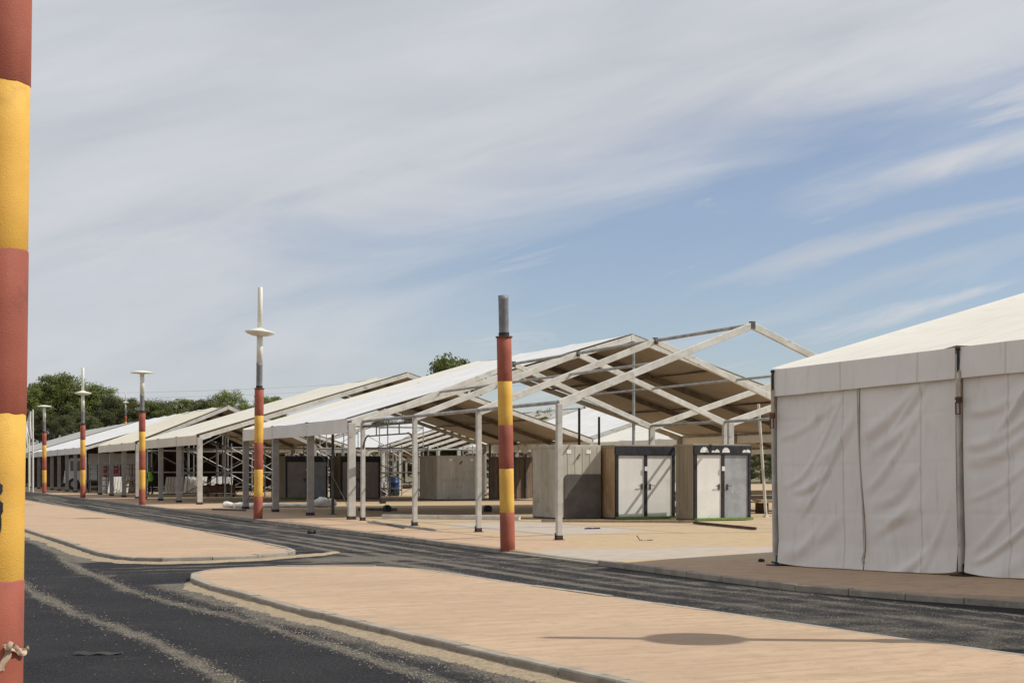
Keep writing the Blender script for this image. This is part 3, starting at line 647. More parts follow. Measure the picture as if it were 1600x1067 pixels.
# ------------------------------------------------------------------ cabins
def cabin(label, x, y, w=2.15, d=2.0, h=2.38, side='cabin_pale', doors=('white_door', 'white_door'), frame='black_paint', turf=True, rz=0, patches=False, panel=False):
    t = thing('toilet_cabin', label, 'cabin', (x, y, 0), rz, 'site cabins')
    b = .05
    MB().box((w / 2, d / 2 + .05, h - .05), (w + .04, d + .06, .1)).build('roof', 'cabin_brown' if side != 'cabin_pale' else 'cabin_pale', t, bevel=.015)
    MB().box((w / 2, d / 2 + .05, .05), (w - .02, d - .1, .08)).build('floor', 'dark_steel', t)
    for nm, x0, sgn in (('side_wall', 0, -1), ('side_wall', w, 1)):
        m = MB(); k = 9
        for i in range(k):
            y0 = .04 + (d - .04) * i / k; y1 = .04 + (d - .04) * (i + 1) / k; of = .005 if i % 2 else 0
            m.box((x0 + sgn * (of / 2 - .02), (y0 + y1) / 2, h / 2), (.04 + of, y1 - y0 - .002, h - .12))
        m.box((x0 - sgn * .05, d / 2 + .03, h / 2), (.03, d - .06, h - .12)); m.build(nm, side, t)
    MB().box((w / 2, d + .02, h / 2), (w - .1, .04, h - .1)).build('back_wall', side, t)
    if doors:
        fr = MB(); dw = (w - .26) / 2
        for xx, ww in ((.05, .10), (w / 2, .10), (w - .05, .10)): fr.box((xx, .0, h / 2 - .02), (ww, .09, h - .1))
        fr.box((w / 2, -.005, h - .19), (w + .02, .11, .30)).build('door_frame', frame, t, bevel=.01)
        for k, dm in enumerate(doors):
            x0 = .10 + k * (dw + .08 + .02); dh = h - .36
            o = MB().box((x0 + dw / 2, .015, .03 + dh / 2), (dw - .01, .05, dh)).build('door', dm, t, bevel=.008)
            hx = x0 + dw - .1 if k == 0 else x0 + .1
            MB().box((hx, -.02, 1.05), (.06, .02, .18)).tube((hx, -.03, 1.08), (hx, -.07, 1.08), .014).tube((hx, -.065, 1.08), (hx + (-.14 if k == 0 else .14), -.065, 1.08), .012).build('handle', 'dark_steel', o)
        MB().box((w / 2, -.065, 1.62), (.10, .02, .14)).build('notice', 'white_door', t)
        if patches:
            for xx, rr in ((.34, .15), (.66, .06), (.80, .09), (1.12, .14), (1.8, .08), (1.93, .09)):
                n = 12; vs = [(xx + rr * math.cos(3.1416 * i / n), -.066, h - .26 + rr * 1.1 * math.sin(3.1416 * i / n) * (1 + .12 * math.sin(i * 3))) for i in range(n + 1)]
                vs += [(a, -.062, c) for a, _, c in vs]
                MB().add(vs, [tuple(range(n + 1))] + [(i, i + 1, n + 2 + i, n + 1 + i) for i in range(n)]).build('sun_fleck', 'tarp', t)  # sun flecks on the black header, built as flat white patches
    else:
        m = MB(); k = 12
        for i in range(k):
            of = .010 if i % 2 else 0
            m.box((w * (i + .5) / k, .02 - of / 2, h / 2), (w / k - .003, .04 + of, h - .12))
        m.box((w / 2, .05, h / 2), (w - .05, .03, h - .12)).build('front_wall', side, t)
        MB().box((w * .28, -.012, h - .22), (.16, .012, .12)).build('notice', 'white_door', t)
        MB().box((w * .72, -.012, h - .22), (.16, .012, .12)).build('notice', 'white_door', t)
        MB().tube((w * .52, -.01, h - .3), (w * .46, -.06, h - .45), .03, n=6).build('bracket', 'dark_steel', t)
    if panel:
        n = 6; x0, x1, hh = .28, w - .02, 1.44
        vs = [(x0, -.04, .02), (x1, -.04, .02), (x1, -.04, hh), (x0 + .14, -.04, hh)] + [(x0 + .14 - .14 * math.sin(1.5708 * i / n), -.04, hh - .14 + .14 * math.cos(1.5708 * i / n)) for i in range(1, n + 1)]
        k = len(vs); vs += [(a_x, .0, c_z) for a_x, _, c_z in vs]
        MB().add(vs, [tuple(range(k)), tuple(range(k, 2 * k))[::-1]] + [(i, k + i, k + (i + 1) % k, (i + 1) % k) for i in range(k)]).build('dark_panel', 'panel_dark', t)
    if turf: MB().box((w / 2, -.10, .055), (w, .16, .07)).build('turf_strip', 'turf', t)
    return t
cabin('brown-sided cabin with two white doors in a black frame', 10.2, 14.0, w=2.15, side='cabin_rust', rz=-.03)
cabin('beige-sided cabin with one white door and one grey glazed door, sun flecks modelled as white patches above', 11.75, 11.8, w=2.05, d=1.1, side='cabin_brown', doors=('white_door', 'grey_door'), patches=True, rz=-.02)
cabin('plain pale grooved cabin without doors left of the brown-sided cabin', 8.5, 14.8, w=1.6, d=1.75, side='cabin_pale', doors=None, turf=False, panel=True)
cabin('plain concrete-coloured cabin with two notices, half shaded behind the headless post', 15.7, 43.2, w=2.7, d=2.6, h=2.35, side='cabin_pale', doors=None, turf=False)
cabin('dark shaded cabin with a taupe and a grey door', 9.6, 50.4, w=2.4, side='cabin_brown', doors=('taupe_door', 'grey_door'), turf=True)
cabin('dark shaded cabin with taupe doors nearer the blue barrel', 12.5, 49.6, w=2.3, side='cabin_brown', doors=('taupe_door', 'taupe_door'), turf=False)
# ------------------------------------------------------------------ things lying and standing about the yard
def px2(px, py, z=0.0):                       # helper used while surveying: ground spot seen in a direction
    D = (1.55 - z) * 2222.0 / (py - 735.4); X = (px - 800) / 2222.0 * D; c, s_ = math.cos(TH), math.sin(TH)
    return Vector((-11.68 + X * c + D * s_, -25.78 - X * s_ + D * c, z))
def at_depth(px, D, z=0.0):
    X = (px - 800) / 2222.0 * D; c, s_ = math.cos(TH), math.sin(TH)
    return Vector((-11.68 + X * c + D * s_, -25.78 - X * s_ + D * c, z))
def ground_beam(name, label, cat, a, b, w, h, mat, zoff=.01):
    o = MB().beam((a.x, a.y, h / 2 + zoff), (b.x, b.y, h / 2 + zoff), w, h).build(name, mat, bevel=.008); return tag(o, label, cat)
ground_beam('aluminium_beam', 'long white aluminium beam lying across the yard behind the bare frame', 'beam', px2(598, 809.5), px2(812, 812.5), .16, .12, 'frame')
ground_beam('steel_bar', 'grey steel bar on the ground ending below the braced truss', 'bar', px2(575, 816.5), px2(681, 829.5), .06, .05, 'steel')
ground_beam('steel_bar', 'shorter dark bar lying just behind the grey steel bar', 'bar', px2(582, 815.5), px2(632, 826), .04, .04, 'dark_steel')
ground_beam('timber_beam', 'long grey timber lying along the front of the pale and brown cabins', 'beam', px2(846, 815.5), px2(1085, 817), .09, .07, 'timber')
ground_beam('timber_beam', 'loose timber pointing right, in front of the cabin with the grey door', 'beam', px2(1085, 818.5), px2(1180, 828), .09, .07, 'dark_timber')
ground_beam('steel_bar', 'thin bar lying beside the white tarpaulin roll at the left posts', 'bar', px2(332, 797), px2(384, 798.5), .07, .06, 'dark_steel')
ground_beam('steel_bar', 'dark low bar in the shade behind the truss posts', 'bar', px2(560, 797.5), px2(620, 798), .12, .10, 'dark_steel')
a = px2(1197, 808); b = at_depth(1185, 47.0, 3.75)
tag(MB().tube(a, b, .05, n=10).box((a.x, a.y, .03), (.14, .14, .06)).build('prop_pole', 'frame'), 'pale slanting pole standing left of the closed marquee', 'pole')
for px, D, top, mt, lb in ((990, 48.5, 5.75, 'steel', 'tall grey mast rising behind the brown-sided cabin'), (905, 58, 4.1, 'dark_steel', 'dark pole standing behind the plain pale cabin'), (352, 74, 3.6, 'steel', 'short grey mast inside the cream roofed tent'), (520, 50.5, 3.4, 'dark_steel', 'thin dark pole inside the large open tent'), (936, 62, 3.9, 'dark_steel', 'second dark pole behind the plain pale cabin')):
    a = at_depth(px, D)
    tag(MB().tube((a.x, a.y, 0), (a.x, a.y, top), .055, .05, n=10).box((a.x, a.y, .01), (.24, .24, .02)).build('mast', mt), lb, 'pole')
def lumpy(name, label, cat, a, b, r, mat, seed, flat=.6):
    d = (b - a); Ln = d.length; d.normalize(); nr = Vector((-d.y, d.x, 0)); m = MB(); n, k = 46, 20; vs = []
    for i in range(n + 1):
        u = i / n; rr = r * (math.sin(math.pi * min(1, max(0.02, u * 6 if u < .08 else (1 - u) * 6 if u > .92 else .5)) * .999) ** .5) * (.75 + .5 * nz(u * 5, seed) + .15 * nz(u * 17, seed))
        for j in range(k):
            an = 6.283 * j / k; q_ = rr * (1 + .22 * nz(math.cos(an) * 1.6, math.sin(an) * 1.6, u * 9 + seed) + .14 * nz(math.cos(an) * 4, math.sin(an) * 4, u * 30 + seed))
            p = a + d * (u * Ln) + nr * (q_ * math.cos(an)); vs.append((p.x, p.y, max(.005, r * flat * .7 + q_ * flat * math.sin(an))))
    m.add(vs, [(i * k + j, i * k + (j + 1) % k, (i + 1) * k + (j + 1) % k, (i + 1) * k + j) for i in range(n) for j in range(k)] + [tuple(range(k))[::-1], tuple(range(n * k, n * k + k))])
    return tag(m.build(name, mat, smooth=True), label, cat)
lumpy('tarpaulin_roll', 'rolled white tarpaulin lying left of the tilted-disc lamp', 'tarpaulin', px2(352, 792), px2(398, 794), .24, 'tarp', 1.3)
lumpy('tarpaulin_roll', 'long flattened white tarpaulin lying right of the tilted-disc lamp', 'tarpaulin', px2(408, 792.5), px2(492, 792), .24, 'tarp', 5.1, .45)
lumpy('tarpaulin_roll', 'crumpled white heap at the end of the long flattened tarpaulin', 'tarpaulin', px2(488, 792.5), px2(521, 791.5), .34, 'tarp', 8.4, .7)
lumpy('dark_rag', 'small black rag lying on the sand in front of the pale cabin', 'rag', px2(913, 826.5), px2(938, 826), .05, 'cloth_dark', 2.2, .5)
a = px2(1000, 845); m = MB()
for k in range(5): m.beam((a.x + .06 * k, a.y, .015), (a.x + .1 * k - .05, a.y + .05, .02 + .05 * (k == 0) * 2), .02, .015)
tag(m.build('broken_stick', 'dark_timber'), 'small broken stick on the sand left of the closed marquee', 'debris')
for i, (px, py, lb) in enumerate(((598, 786.5, 'small black block on the ground behind the truss posts'), (605, 799, 'black block lying in the shade right of the large tent corner post'), (762, 799.5, 'black block on the ground left of the headless post'))):
    a = px2(px, py); tag(MB().box((a.x, a.y, .11), (.26, .26, .2)).box((a.x, a.y, .23), (.16, .18, .05)).build('base_block', 'rubber', bevel=.02), lb, 'block')
a = px2(118, 1022, ROADZ); b = px2(190, 1021, ROADZ); m = MB()
m.grid(lambda u, v: (a.x + (b.x - a.x) * u + .06 * (v - .5) * 1.2, a.y + (b.y - a.y) * u + .14 * (v - .5), ROADZ + .008 + .02 * (1 - u) * math.sin(3.14 * v) + .006 * math.sin(u * 14)), 16, 4)
m.grid(lambda u, v: (a.x + (b.x - a.x) * u + .06 * (v - .5) * 1.2, a.y + (b.y - a.y) * u + .14 * (v - .5), ROADZ + .001), 16, 4)
tag(m.build('rubber_strip', 'rubber', smooth=True), 'flat dark rubber strip lying on the asphalt by the close post', 'debris')
for (px, py, r_, lb) in ((1210, 879.5, .05, 'black lump at the corner of the closed marquee'), (1190, 877.5, .06, 'black lump on the shaded pavement left of the marquee corner'), (487, 834, .10, 'dark lump of asphalt on the road below the tent corner post')):
    a = px2(px, py); lumpy('asphalt_lump', lb, 'debris', a - Vector((r_, 0, 0)), a + Vector((r_, .02, 0)), r_ * .7, 'rubber', px * .1, .8)
# drum and hand cart
a = at_depth(615, 88.0); t = thing('plastic_drum', 'blue plastic drum behind the truss posts', 'drum', a)
MB().lathe([(.33, 0), (.36, .05), (.36, .38), (.38, .40), (.36, .42), (.36, .8), (.38, .82), (.36, .84), (.36, 1.1), (.33, 1.15)], 24).build('body', 'blue_plastic', t, True)
MB().lathe([(.34, 1.15), (.34, 1.19)], 24).build('lid', 'dark_steel', t)
a = at_depth(598, 87.0); t = thing('hand_cart', 'small hand cart with white load left of the blue drum', 'cart', a)
MB().box((.3, 0, .45), (1.2, .7, .06)).build('tray', 'dark_steel', t); MB().box((.0, 0, .68), (.6, .55, .38)).build('load', 'white_door', t, bevel=.05)
MB().tube((-.35, -.3, .5), (-.75, -.3, 1.1), .025).tube((-.35, .3, .5), (-.75, .3, 1.1), .025).tube((-.75, -.3, 1.1), (-.75, .3, 1.1), .025).build('push_bar', 'frame', t)
for wx, wy in ((-.1, -.38), (-.1, .38), (.75, -.38), (.75, .38)): MB().tube((wx, wy - .04, .2), (wx, wy + .04, .2), .2, n=16).build('wheel', 'rubber', t)
# brown hanging canvas, with torn white strips
a = at_depth(764, 77.0); b = at_depth(838, 80.0); t = thing('canvas_screen', 'dark brown canvas screen hanging behind the headless post', 'screen', a); d = b - a
for k in range(4):
    f0, f1 = k / 4, (k + 1) / 4
    MB().grid(lambda u, v: (d.x * (f0 + (f1 - f0) * u), d.y * (f0 + (f1 - f0) * u) + .08 * math.sin(u * 9 + k), .02 + 2.3 * v), 14, 6).build('canvas_panel', 'brown_canvas', t, True)
for k in range(5): MB().tube((d.x * k / 4, d.y * k / 4 - .12, 0), (d.x * k / 4, d.y * k / 4 - .12, 3.0), .07, n=8).build('post', 'dark_steel', t)
for k, (f, w, h) in enumerate(((.15, .5, .6), (.5, .45, .5), (.72, .5, .55), (.92, .4, .7))):
    MB().grid(lambda u, v: (d.x * f + w * (u - .5), d.y * f - .2 + .05 * math.sin(u * 8), 2.95 - v * h * (.75 + .35 * nz(u * 5, k * 3.))), 10, 5).build('torn_strip', 'tarp', t, True)
# plank stacks by the marquee corner
a = at_depth(1176, 51.5)
for k, (z, n) in enumerate(((.02, 4), (.34, 3))):
    t = thing('plank_stack', ('lower pile of pale planks left of the closed marquee', 'upper pale planks on trestles left of the closed marquee')[k], 'planks', (a.x, a.y + k * 2.2, 0))
    for q_ in range(4):
        MB().box((2.0, -.3 + .2 * q_, .42 + .3 * k), (4.0, .18, .05)).build('plank', 'timber', t)
        MB().box((2.0 + .05 * q_, -.3 + .2 * q_, .48 + .3 * k), (3.8, .18, .05)).build('plank', 'timber', t)
    for xx in (.4, 3.4): MB().box((xx, 0, (.39 + .3 * k) / 2), (.1, .7, .39 + .3 * k)).build('trestle', 'dark_timber', t)
# scaffolding under and behind the cream tents
def scaffold(label, x, y, nb=3, lv=2, bw=2.4, dp=1.6, h=1.45, rz=0):
    t = thing('scaffold', label, 'scaffold', (x, y, 0), rz, 'scaffold bays stored under the tents')
    for i in range(nb + 1):
        for j in (0, dp): MB().tube((i * bw, j, 0), (i * bw, j, lv * h + .25), .035, n=6).build('standard', 'steel', t)
    for l in range(1, lv + 1):
        for j in (0, dp): MB().tube((0, j, l * h), (nb * bw, j, l * h), .035, n=6).build('ledger', 'steel', t)
        for i in range(nb + 1): MB().tube((i * bw, 0, l * h - .06), (i * bw, dp, l * h - .06), .03, n=6).build('transom', 'steel', t)
    for i in range(nb):
        for l in range(lv):
            s0, s1 = (0, 1) if (i + l) % 2 == 0 else (1, 0)
            MB().tube(((i + s0) * bw, -.04, l * h + .15), ((i + s1) * bw, -.04, (l + 1) * h - .05), .028, n=6).build('brace', 'steel', t)
    return t
scaffold('near scaffold run behind the pale corner post of the cream tent', 8.0, 56.2, 4)
scaffold('scaffold run just behind the near one, under the small yellowish tent', 6.2, 61.0, 4)
scaffold('tall scaffold run in the gap right of the small yellowish tent', 14.0, 59.5, 3, 3)
scaffold('far scaffold run left of the worker', 6.0, 70.2, 5)
scaffold('scaffold run at the back behind the dark cart', 15.0, 66.5, 3, 2, rz=.1)
scaffold('scaffold run deep behind the cream tent corner post', 19.0, 57.5, 4, 2)
scaffold('long scaffold run at the back right of the worker', 9.5, 73.5, 5, 3)
scaffold('short scaffold run between the cream tent and the dark cabins', 14.5, 53.8, 2, 2)
# stacked white boards
for i, (px, D, n_, lb) in enumerate(((170, 96, 7, 'leaning white boards left of the third lamp'), (189, 97, 5, 'white boards leaning just left of the third lamp, half hidden by it'), (258, 93, 6, 'white boards leaning right of the worker'), (288, 96, 8, 'white boards leaning left of the pale corner post'), (330, 98, 8, 'slanted white boards behind the dark cart'))):
    a = at_depth(px, D); t = thing('board_stack', lb, 'boards', a, .35, 'white boards stored under the tents')
    for k in range(n_): MB().beam((k * .22, 0, .05), (k * .22 + .35, .3, 1.15), .16, .04).build('board', 'white_door', t)
    MB().box((n_ * .11, .1, .03), (n_ * .24, .5, .05)).build('skid', 'dark_timber', t)
# dark cart of stacked frames
a = at_depth(320, 84.0); t = thing('stacking_cart', 'low cart heaped with dark timber frames beside the cream tent corner post', 'cart', a)
for k in range(7): MB().beam((-.1 + .08 * nz(k, 2), .1 * k - .3, .42 + .04 * (k % 3)), (1.75 + .1 * nz(k, 5), .1 * k - .3, .42 + .05 * ((k + 1) % 3)), .09, .42).build('frame_board', 'dark_timber', t)
MB().box((.85, 0, .16), (1.9, .8, .08)).build('tray', 'dark_steel', t)
for wx in (.1, .6, 1.1, 1.6): MB().tube((wx, -.42, .08), (wx, -.36, .08), .08, n=12).build('wheel', 'rubber', t)
lumpy('tarpaulin_roll', 'dark heap of folded covers on the timber cart', 'tarpaulin', a + Vector((.6, 0, .0)), a + Vector((1.5, 0, 0)), .22, 'cloth_dark', 3.3).location.z = .6
# crate racks
for i, (px, D, cl, lb) in enumerate(((141, 98, 'dark_steel', 'black wire rack right of the fourth lamp'), (159, 99, 'dark_steel', 'black wire rack behind the far end of the yellowish tent'), (178, 100, 'dark_timber', 'brown crate rack left of the third lamp'), (196, 97, 'dark_timber', 'brown crate rack beside the third lamp'))):
    a = at_depth(px, D); t = thing('crate_rack', lb, 'rack', a, 0, 'racks stored at the far tents')
    for xx in (0, .6, 1.2):
        for yy in (0, .8): MB().beam((xx, yy, 0), (xx, yy, 2.0), .06, .06).build('upright', cl, t)
    for zz in (.15, .5, .9, 1.3, 1.7, 1.98): MB().box((.6, .4, zz), (1.26, .86, .05)).build('shelf', cl, t)
a = at_depth(165, 103); t = thing('road_barrier', 'dark red plastic tank behind the crate racks', 'tank', a)
MB().box((.5, .3, 1.5), (1.3, .7, .8)).build('tank', 'red_plastic', t, bevel=.1); MB().box((.5, .3, .55), (1.3, .7, 1.1)).build('stand', 'white_door', t, bevel=.02)
# truck
a = at_depth(106, 116); t = thing('truck', 'white truck parked under the long white tent', 'truck', (a.x, a.y, 0), -.5)
MB().add([(0, -1, .55), (1.9, -1, .55), (1.9, -1, 2.6), (.55, -1, 2.6), (.1, -1, 1.5), (0, 1, .55), (1.9, 1, .55), (1.9, 1, 2.6), (.55, 1, 2.6), (.1, 1, 1.5)],
         [(0, 1, 2, 3, 4), (9, 8, 7, 6, 5), (0, 4, 9, 5), (4, 3, 8, 9), (3, 2, 7, 8), (2, 1, 6, 7), (1, 0, 5, 6)]).build('cab', 'vehicle_white', t, bevel=.06)
MB().add([(.14, -.85, 1.62), (.52, -.85, 2.5), (.52, .85, 2.5), (.14, .85, 1.62), (.10, -.85, 1.64), (.48, -.85, 2.52), (.48, .85, 2.52), (.10, .85, 1.64)], [(4, 5, 6, 7), (0, 3, 2, 1), (0, 1, 5, 4), (3, 7, 6, 2), (1, 2, 6, 5), (0, 4, 7, 3)]).build('windscreen', 'glass_dark', t)
for sg in (-1, 1): MB().box((1.05, sg * 1.005, 1.95), (.9, .02, .8)).build('side_window', 'glass_dark', t)
MB().box((4.4, 0, 1.9), (4.6, 2.2, 2.1)).build('box_body', 'vehicle_white', t, bevel=.03); MB().box((3.4, 0, .7), (6.4, .9, .25)).build('chassis', 'dark_steel', t)
MB().box((-.05, 0, .62), (.12, 2.0, .3)).build('bumper', 'dark_steel', t)
for sg in (-.7, .7): MB().box((-.02, sg, 1.0), (.1, .34, .18)).build('headlight', 'glass_dark', t)
for wx in (.9, 5.3):
    for sg in (-1, 1):
        w = MB().tube((wx, sg * .85, .48), (wx, sg * 1.08, .48), .48, n=20).build('wheel', 'rubber', t); MB().tube((wx, sg * 1.06, .48), (wx, sg * 1.1, .48), .24, n=14).build('rim', 'steel', w)
# worker
a = at_depth(235.5, 92.5)
t = thing('person', 'person in lime high-visibility vest and dark trousers standing under the tents', 'person', a, 2.4)
me = bpy.data.meshes.new('body')
J = {'pel': (0, 0, .95), 'wst': (0, 0, 1.12), 'ch': (0, -.01, 1.33), 'nk': (0, .0, 1.50), 'hd': (0, .02, 1.58), 'hd2': (0, .02, 1.70), 'shl': (-.19, 0, 1.42), 'ell': (-.25, -.02, 1.14), 'wrl': (-.24, .10, .90), 'hal': (-.235, .14, .82), 'shr': (.19, 0, 1.42), 'elr': (.26, -.03, 1.15), 'wrr': (.2, .14, .98), 'har': (.17, .2, .96),
     'hil': (-.1, 0, .9), 'knl': (-.12, .02, .5), 'anl': (-.13, -.03, .08), 'tol': (-.14, .14, .03), 'hir': (.1, 0, .9), 'knr': (.12, .03, .5), 'anr': (.14, 0, .08), 'tor': (.15, .17, .03)}
ED = [('pel', 'wst'), ('wst', 'ch'), ('ch', 'nk'), ('nk', 'hd'), ('hd', 'hd2'), ('ch', 'shl'), ('shl', 'ell'), ('ell', 'wrl'), ('wrl', 'hal'), ('ch', 'shr'), ('shr', 'elr'), ('elr', 'wrr'), ('wrr', 'har'), ('pel', 'hil'), ('hil', 'knl'), ('knl', 'anl'), ('anl', 'tol'), ('pel', 'hir'), ('hir', 'knr'), ('knr', 'anr'), ('anr', 'tor')]
RAD = {'pel': .14, 'wst': .135, 'ch': .15, 'nk': .055, 'hd': .085, 'hd2': .09, 'shl': .065, 'shr': .065, 'ell': .047, 'elr': .047, 'wrl': .033, 'wrr': .033, 'hal': .035, 'har': .035, 'hil': .1, 'hir': .1, 'knl': .065, 'knr': .065, 'anl': .045, 'anr': .045, 'tol': .035, 'tor': .035}
ks = list(J); me.from_pydata([J[k] for k in ks], [(ks.index(p), ks.index(q_)) for p, q_ in ED], []); me.materials.append(M['cloth_dark'])
bo = link('body', me, t); sk = bo.modifiers.new('skin', 'SKIN'); bo.modifiers.new('sub', 'SUBSURF').levels = 2; bo.modifiers['sub'].render_levels = 2
for i, k in enumerate(ks):
    sv = me.skin_vertices[0].data[i]; sv.radius = (RAD[k], RAD[k]); sv.use_root = (k == 'pel')
MB().lathe([(.165, .86), (.17, .95), (.165, 1.12), (.18, 1.3), (.17, 1.42), (.10, 1.49), (.07, 1.5)], 20).build('vest', 'hivis', t, True)
MB().lathe([(.172, 1.0), (.173, 1.05)], 20).build('reflective_band', 'frame', t, True)
MB().lathe([(.03, 1.57), (.075, 1.59), (.098, 1.66), (.1, 1.71), (.07, 1.755), (.02, 1.765)], 16).build('face', 'skin', t, True)
MB().lathe([(.108, 1.68), (.11, 1.72), (.08, 1.77), (.02, 1.785)], 16).build('hair', 'hair', t, True)
# flags
for px, D, h, lb in ((51.5, 103, 6.0, 'pale flagpole with furled white flag right of the close post'), (45.5, 106, 5.4, 'second flagpole with furled white flag beside the close post')):
    a = at_depth(px, D); t = thing('flagpole', lb, 'flagpole', a, 0, 'flagpoles')
    MB().tube((0, 0, 0), (0, 0, h), .06, .045, n=10).build('pole', 'cream_plastic', t)
    def ff(u, v): return (-.08 - .35 * u * (.4 + .6 * math.sin(v * 3.0)) , .10 * math.sin(u * 9 + v * 3), h - .15 - v * 2.0)
    MB().grid(ff, 10, 12).build('flag', 'tarp', t, True)
# ------------------------------------------------------------------ trees
def tree_meshes(kind, seed, H=10.0):
    rnd = random.Random(seed); tk = MB(); lf = MB(); th = H * (.30 if kind == 'pine' else .12)
    P = [Vector((0, 0, -.6))]
    for k in range(1, 7): P.append(Vector((rnd.gauss(0, .12) * k * .4, rnd.gauss(0, .12) * k * .4, H * .8 * k / 6)))
    for k, (p, q_) in enumerate(zip(P, P[1:])): tk.tube(p, q_, .24 * (1 - k / 7), .24 * (1 - (k + 1) / 7), n=8)
    clumps = []
    nb = 34 if kind == 'pine' else 44
    for k in range(nb):
        f = (k + .5) / nb; z = th + (H * .93 - th) * f
        if kind == 'pine': rad = H * (.12 + .24 * math.sin(math.pi * (.15 + .8 * f)))
        else: rad = H * .42 * math.sin(math.pi * (.18 + .77 * f)) ** .8
        an = k * 2.4 + rnd.uniform(-.4, .4); r_ = rad * rnd.uniform(.45, 1.0); c = Vector((r_ * math.cos(an), r_ * math.sin(an), z + rnd.uniform(-.3, .5)))
        s0 = P[min(5, int(z / (H * .8) * 6))]
        tk.tube((s0.x, s0.y, max(th * .8, z - .8)), c, .07, .02, n=5)
        clumps.append((c, H * rnd.uniform(.085, .15)))
    for k in range(5): clumps.append((Vector((rnd.gauss(0, .5), rnd.gauss(0, .5), H * (.9 - .07 * k))), H * .11))
    for c, cr in clumps:
        for q_ in range(270 if kind != 'round' else 360):
            v = Vector((rnd.gauss(0, 1), rnd.gauss(0, 1), rnd.gauss(0, .72))); v = v.normalized() * cr * rnd.random() ** .45; v.z *= .75
            p = c + v; s_ = rnd.uniform(.07, .16) * (1.35 if kind == 'round' else 1); n_ = (v.normalized() + Vector((rnd.gauss(0, .5), rnd.gauss(0, .5), rnd.gauss(.3, .5)))).normalized()
            e1 = n_.orthogonal().normalized(); e2 = n_.cross(e1); ro = rnd.random() * 6.28; e1, e2 = e1 * math.cos(ro) + e2 * math.sin(ro), e2 * math.cos(ro) - e1 * math.sin(ro)
            lf.add([p - e1 * s_, p + e2 * s_ * .6, p + e1 * s_, p - e2 * s_ * .6], [(0, 1, 2, 3)])
    return tk.mesh('trunk', 'bark'), lf.mesh('crown', 'oak' if kind == 'oak' else 'pine')
PROTO = [(k, tree_meshes(k, s_)) for k, s_ in (('pine', 1), ('pine', 2), ('oak', 3), ('oak', 4), ('pine', 5), ('oak', 6), ('round', 9))]
def tree(pi, px, ytop, D, label, wide=1.0, base=None):
    a = at_depth(px, D); z0 = hill(a.x, a.y) - .2 if base is None else base
    ztop = 1.55 + (735.4 - ytop) * D / 2222.0; h = max(2.0, ztop - z0); s_ = h / 10.0
    k, (tm, cm) = PROTO[pi]
    t = thing('holm_oak' if k == 'oak' else 'pine_tree', label, 'tree', (a.x, a.y, z0), random.random() * 6.28, 'trees behind the tents'); t.scale = (s_ * wide, s_ * wide, s_)
    link('trunk', tm, t); link('crown', cm, t)
TREES = [(0, 46, 604, 196, 1.0), (1, 88, 582, 200, 1.15), (4, 112, 590, 204, 1.0), (2, 62, 640, 190, 1.2), (3, 100, 648, 188, 1.3), (0, 138, 606, 202, 1.1), (5, 142, 650, 190, 1.2), (2, 178, 618, 200, 1.15), (5, 205, 622, 205, 1.1), (3, 160, 640, 196, 1.1), (4, 236, 624, 200, 1.2), (2, 262, 626, 206, 1.1), (1, 288, 622, 204, 1.3), (5, 316, 624, 200, 1.3), (2, 340, 620, 208, 1.1), (4, 360, 610, 196, 1.0), (3, 385, 632, 204, 1.1), (0, 412, 615, 190, .75), (1, 432, 618, 200, .7), (2, 225, 655, 192, 1.5), (5, 300, 650, 194, 1.5), (4, 150, 600, 203, 1.2), (1, 66, 598, 202, 1.2), (3, 190, 628, 199, 1.3), (5, 245, 630, 201, 1.3), (3, 330, 628, 201, 1.3), (3, 44, 640, 194, 1.4), (2, 125, 640, 193, 1.4), (5, 80, 650, 191, 1.5), (3, 260, 648, 194, 1.4), (2, 395, 640, 196, 1.2), (5, 345, 645, 194, 1.4)]
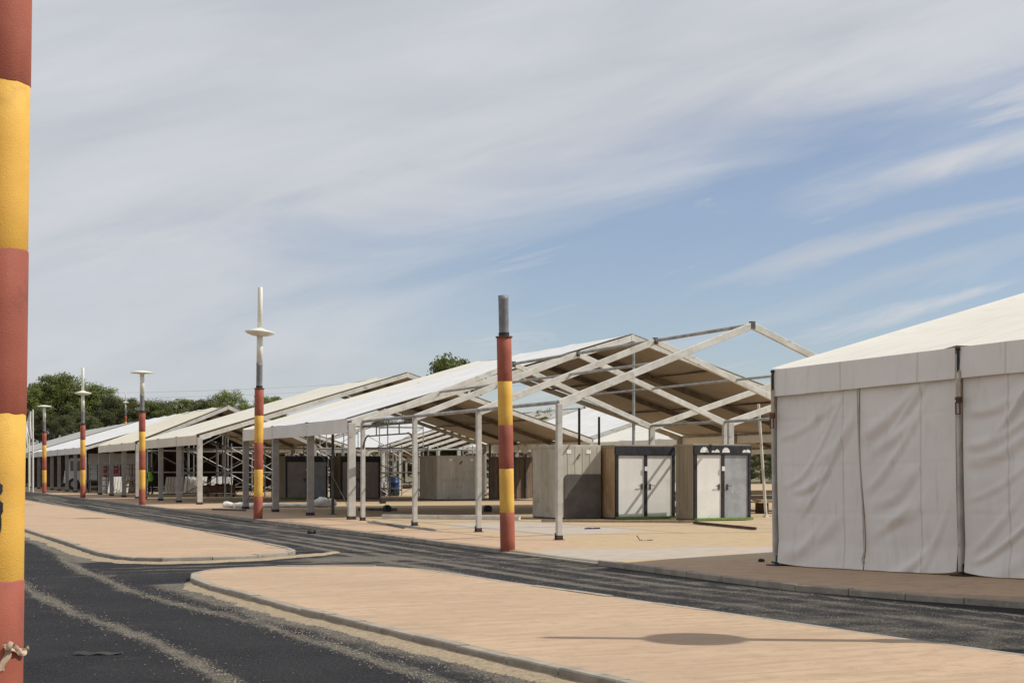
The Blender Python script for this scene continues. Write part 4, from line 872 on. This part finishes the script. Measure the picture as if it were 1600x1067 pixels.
for i, (pi, px, yt, D, wd) in enumerate(TREES):
    lb = ('tall light green pine' if PROTO[pi][0] == 'pine' else 'dark rounded oak')
    order = sorted(TREES, key=lambda q_: q_[1]); rank = [q_ for q_ in order if PROTO[q_[0]][0] == PROTO[pi][0]].index(TREES[i]) + 1
    ordn = ['leftmost', 'second', 'third', 'fourth', 'fifth', 'sixth', 'seventh', 'eighth', 'ninth', 'tenth', 'eleventh', 'twelfth', 'thirteenth', 'fourteenth', 'fifteenth', 'sixteenth', 'seventeenth', 'eighteenth', 'nineteenth', 'twentieth', 'twenty-first', 'twenty-second', 'twenty-third', 'twenty-fourth', 'twenty-fifth', 'twenty-sixth'][rank - 1]
    tree(pi, px, yt, D + 14, '%s, %s%s of its kind in the left tree line' % (lb, ordn, '' if rank == 1 else ' from the left'), wd)
tree(6, 704, 555, 150, 'round topped pine rising above the roof of the large open tent', .75)
tree(0, 850, 636, 165, 'thin sparse treetop showing between the headless post and the bare frame post', .45)
for i, (px, yt, D, pi) in enumerate(((470, 672, 185, 2), (545, 668, 178, 5), (600, 655, 190, 3), (650, 650, 182, 2), (700, 655, 188, 5), (745, 684, 186, 3), (1190, 690, 170, 2), (1225, 680, 175, 5))):
    tree(pi, px, yt, D, ('low oak behind the roofs right of the tilted-disc lamp', 'low oak behind the large tent corner post', 'oak seen through the braced truss', 'oak behind the bare rafters of the second row', 'oak under the round topped pine behind the bare rafters', 'low oak left of the headless post behind the canvas screen', 'dark oak seen past the grey glazed door', 'dark oak hidden behind the closed marquee corner')[i], 1.3)
# overhead cables far behind
for k, (y0, y1, D) in enumerate(((597, 560, 230), (603, 575, 228), (611, 588, 226))):
    m = MB(); P = []
    for i in range(41):
        f = i / 40; px = -500 + 2700 * f; yy = y0 + (y1 - y0) * f + 26 * math.sin(math.pi * ((f * 2) % 1)); a = at_depth(px, D)
        P.append(Vector((a.x, a.y, 1.55 + (735.4 - yy) * D / 2222.0)))
    for p, q_ in zip(P, P[1:]): m.tube(p, q_, .014, n=4)
    tag(m.build('power_cable', 'dark_steel'), ('topmost', 'middle', 'lowest')[k] + ' of three thin power cables crossing the sky behind the tents', 'cable')
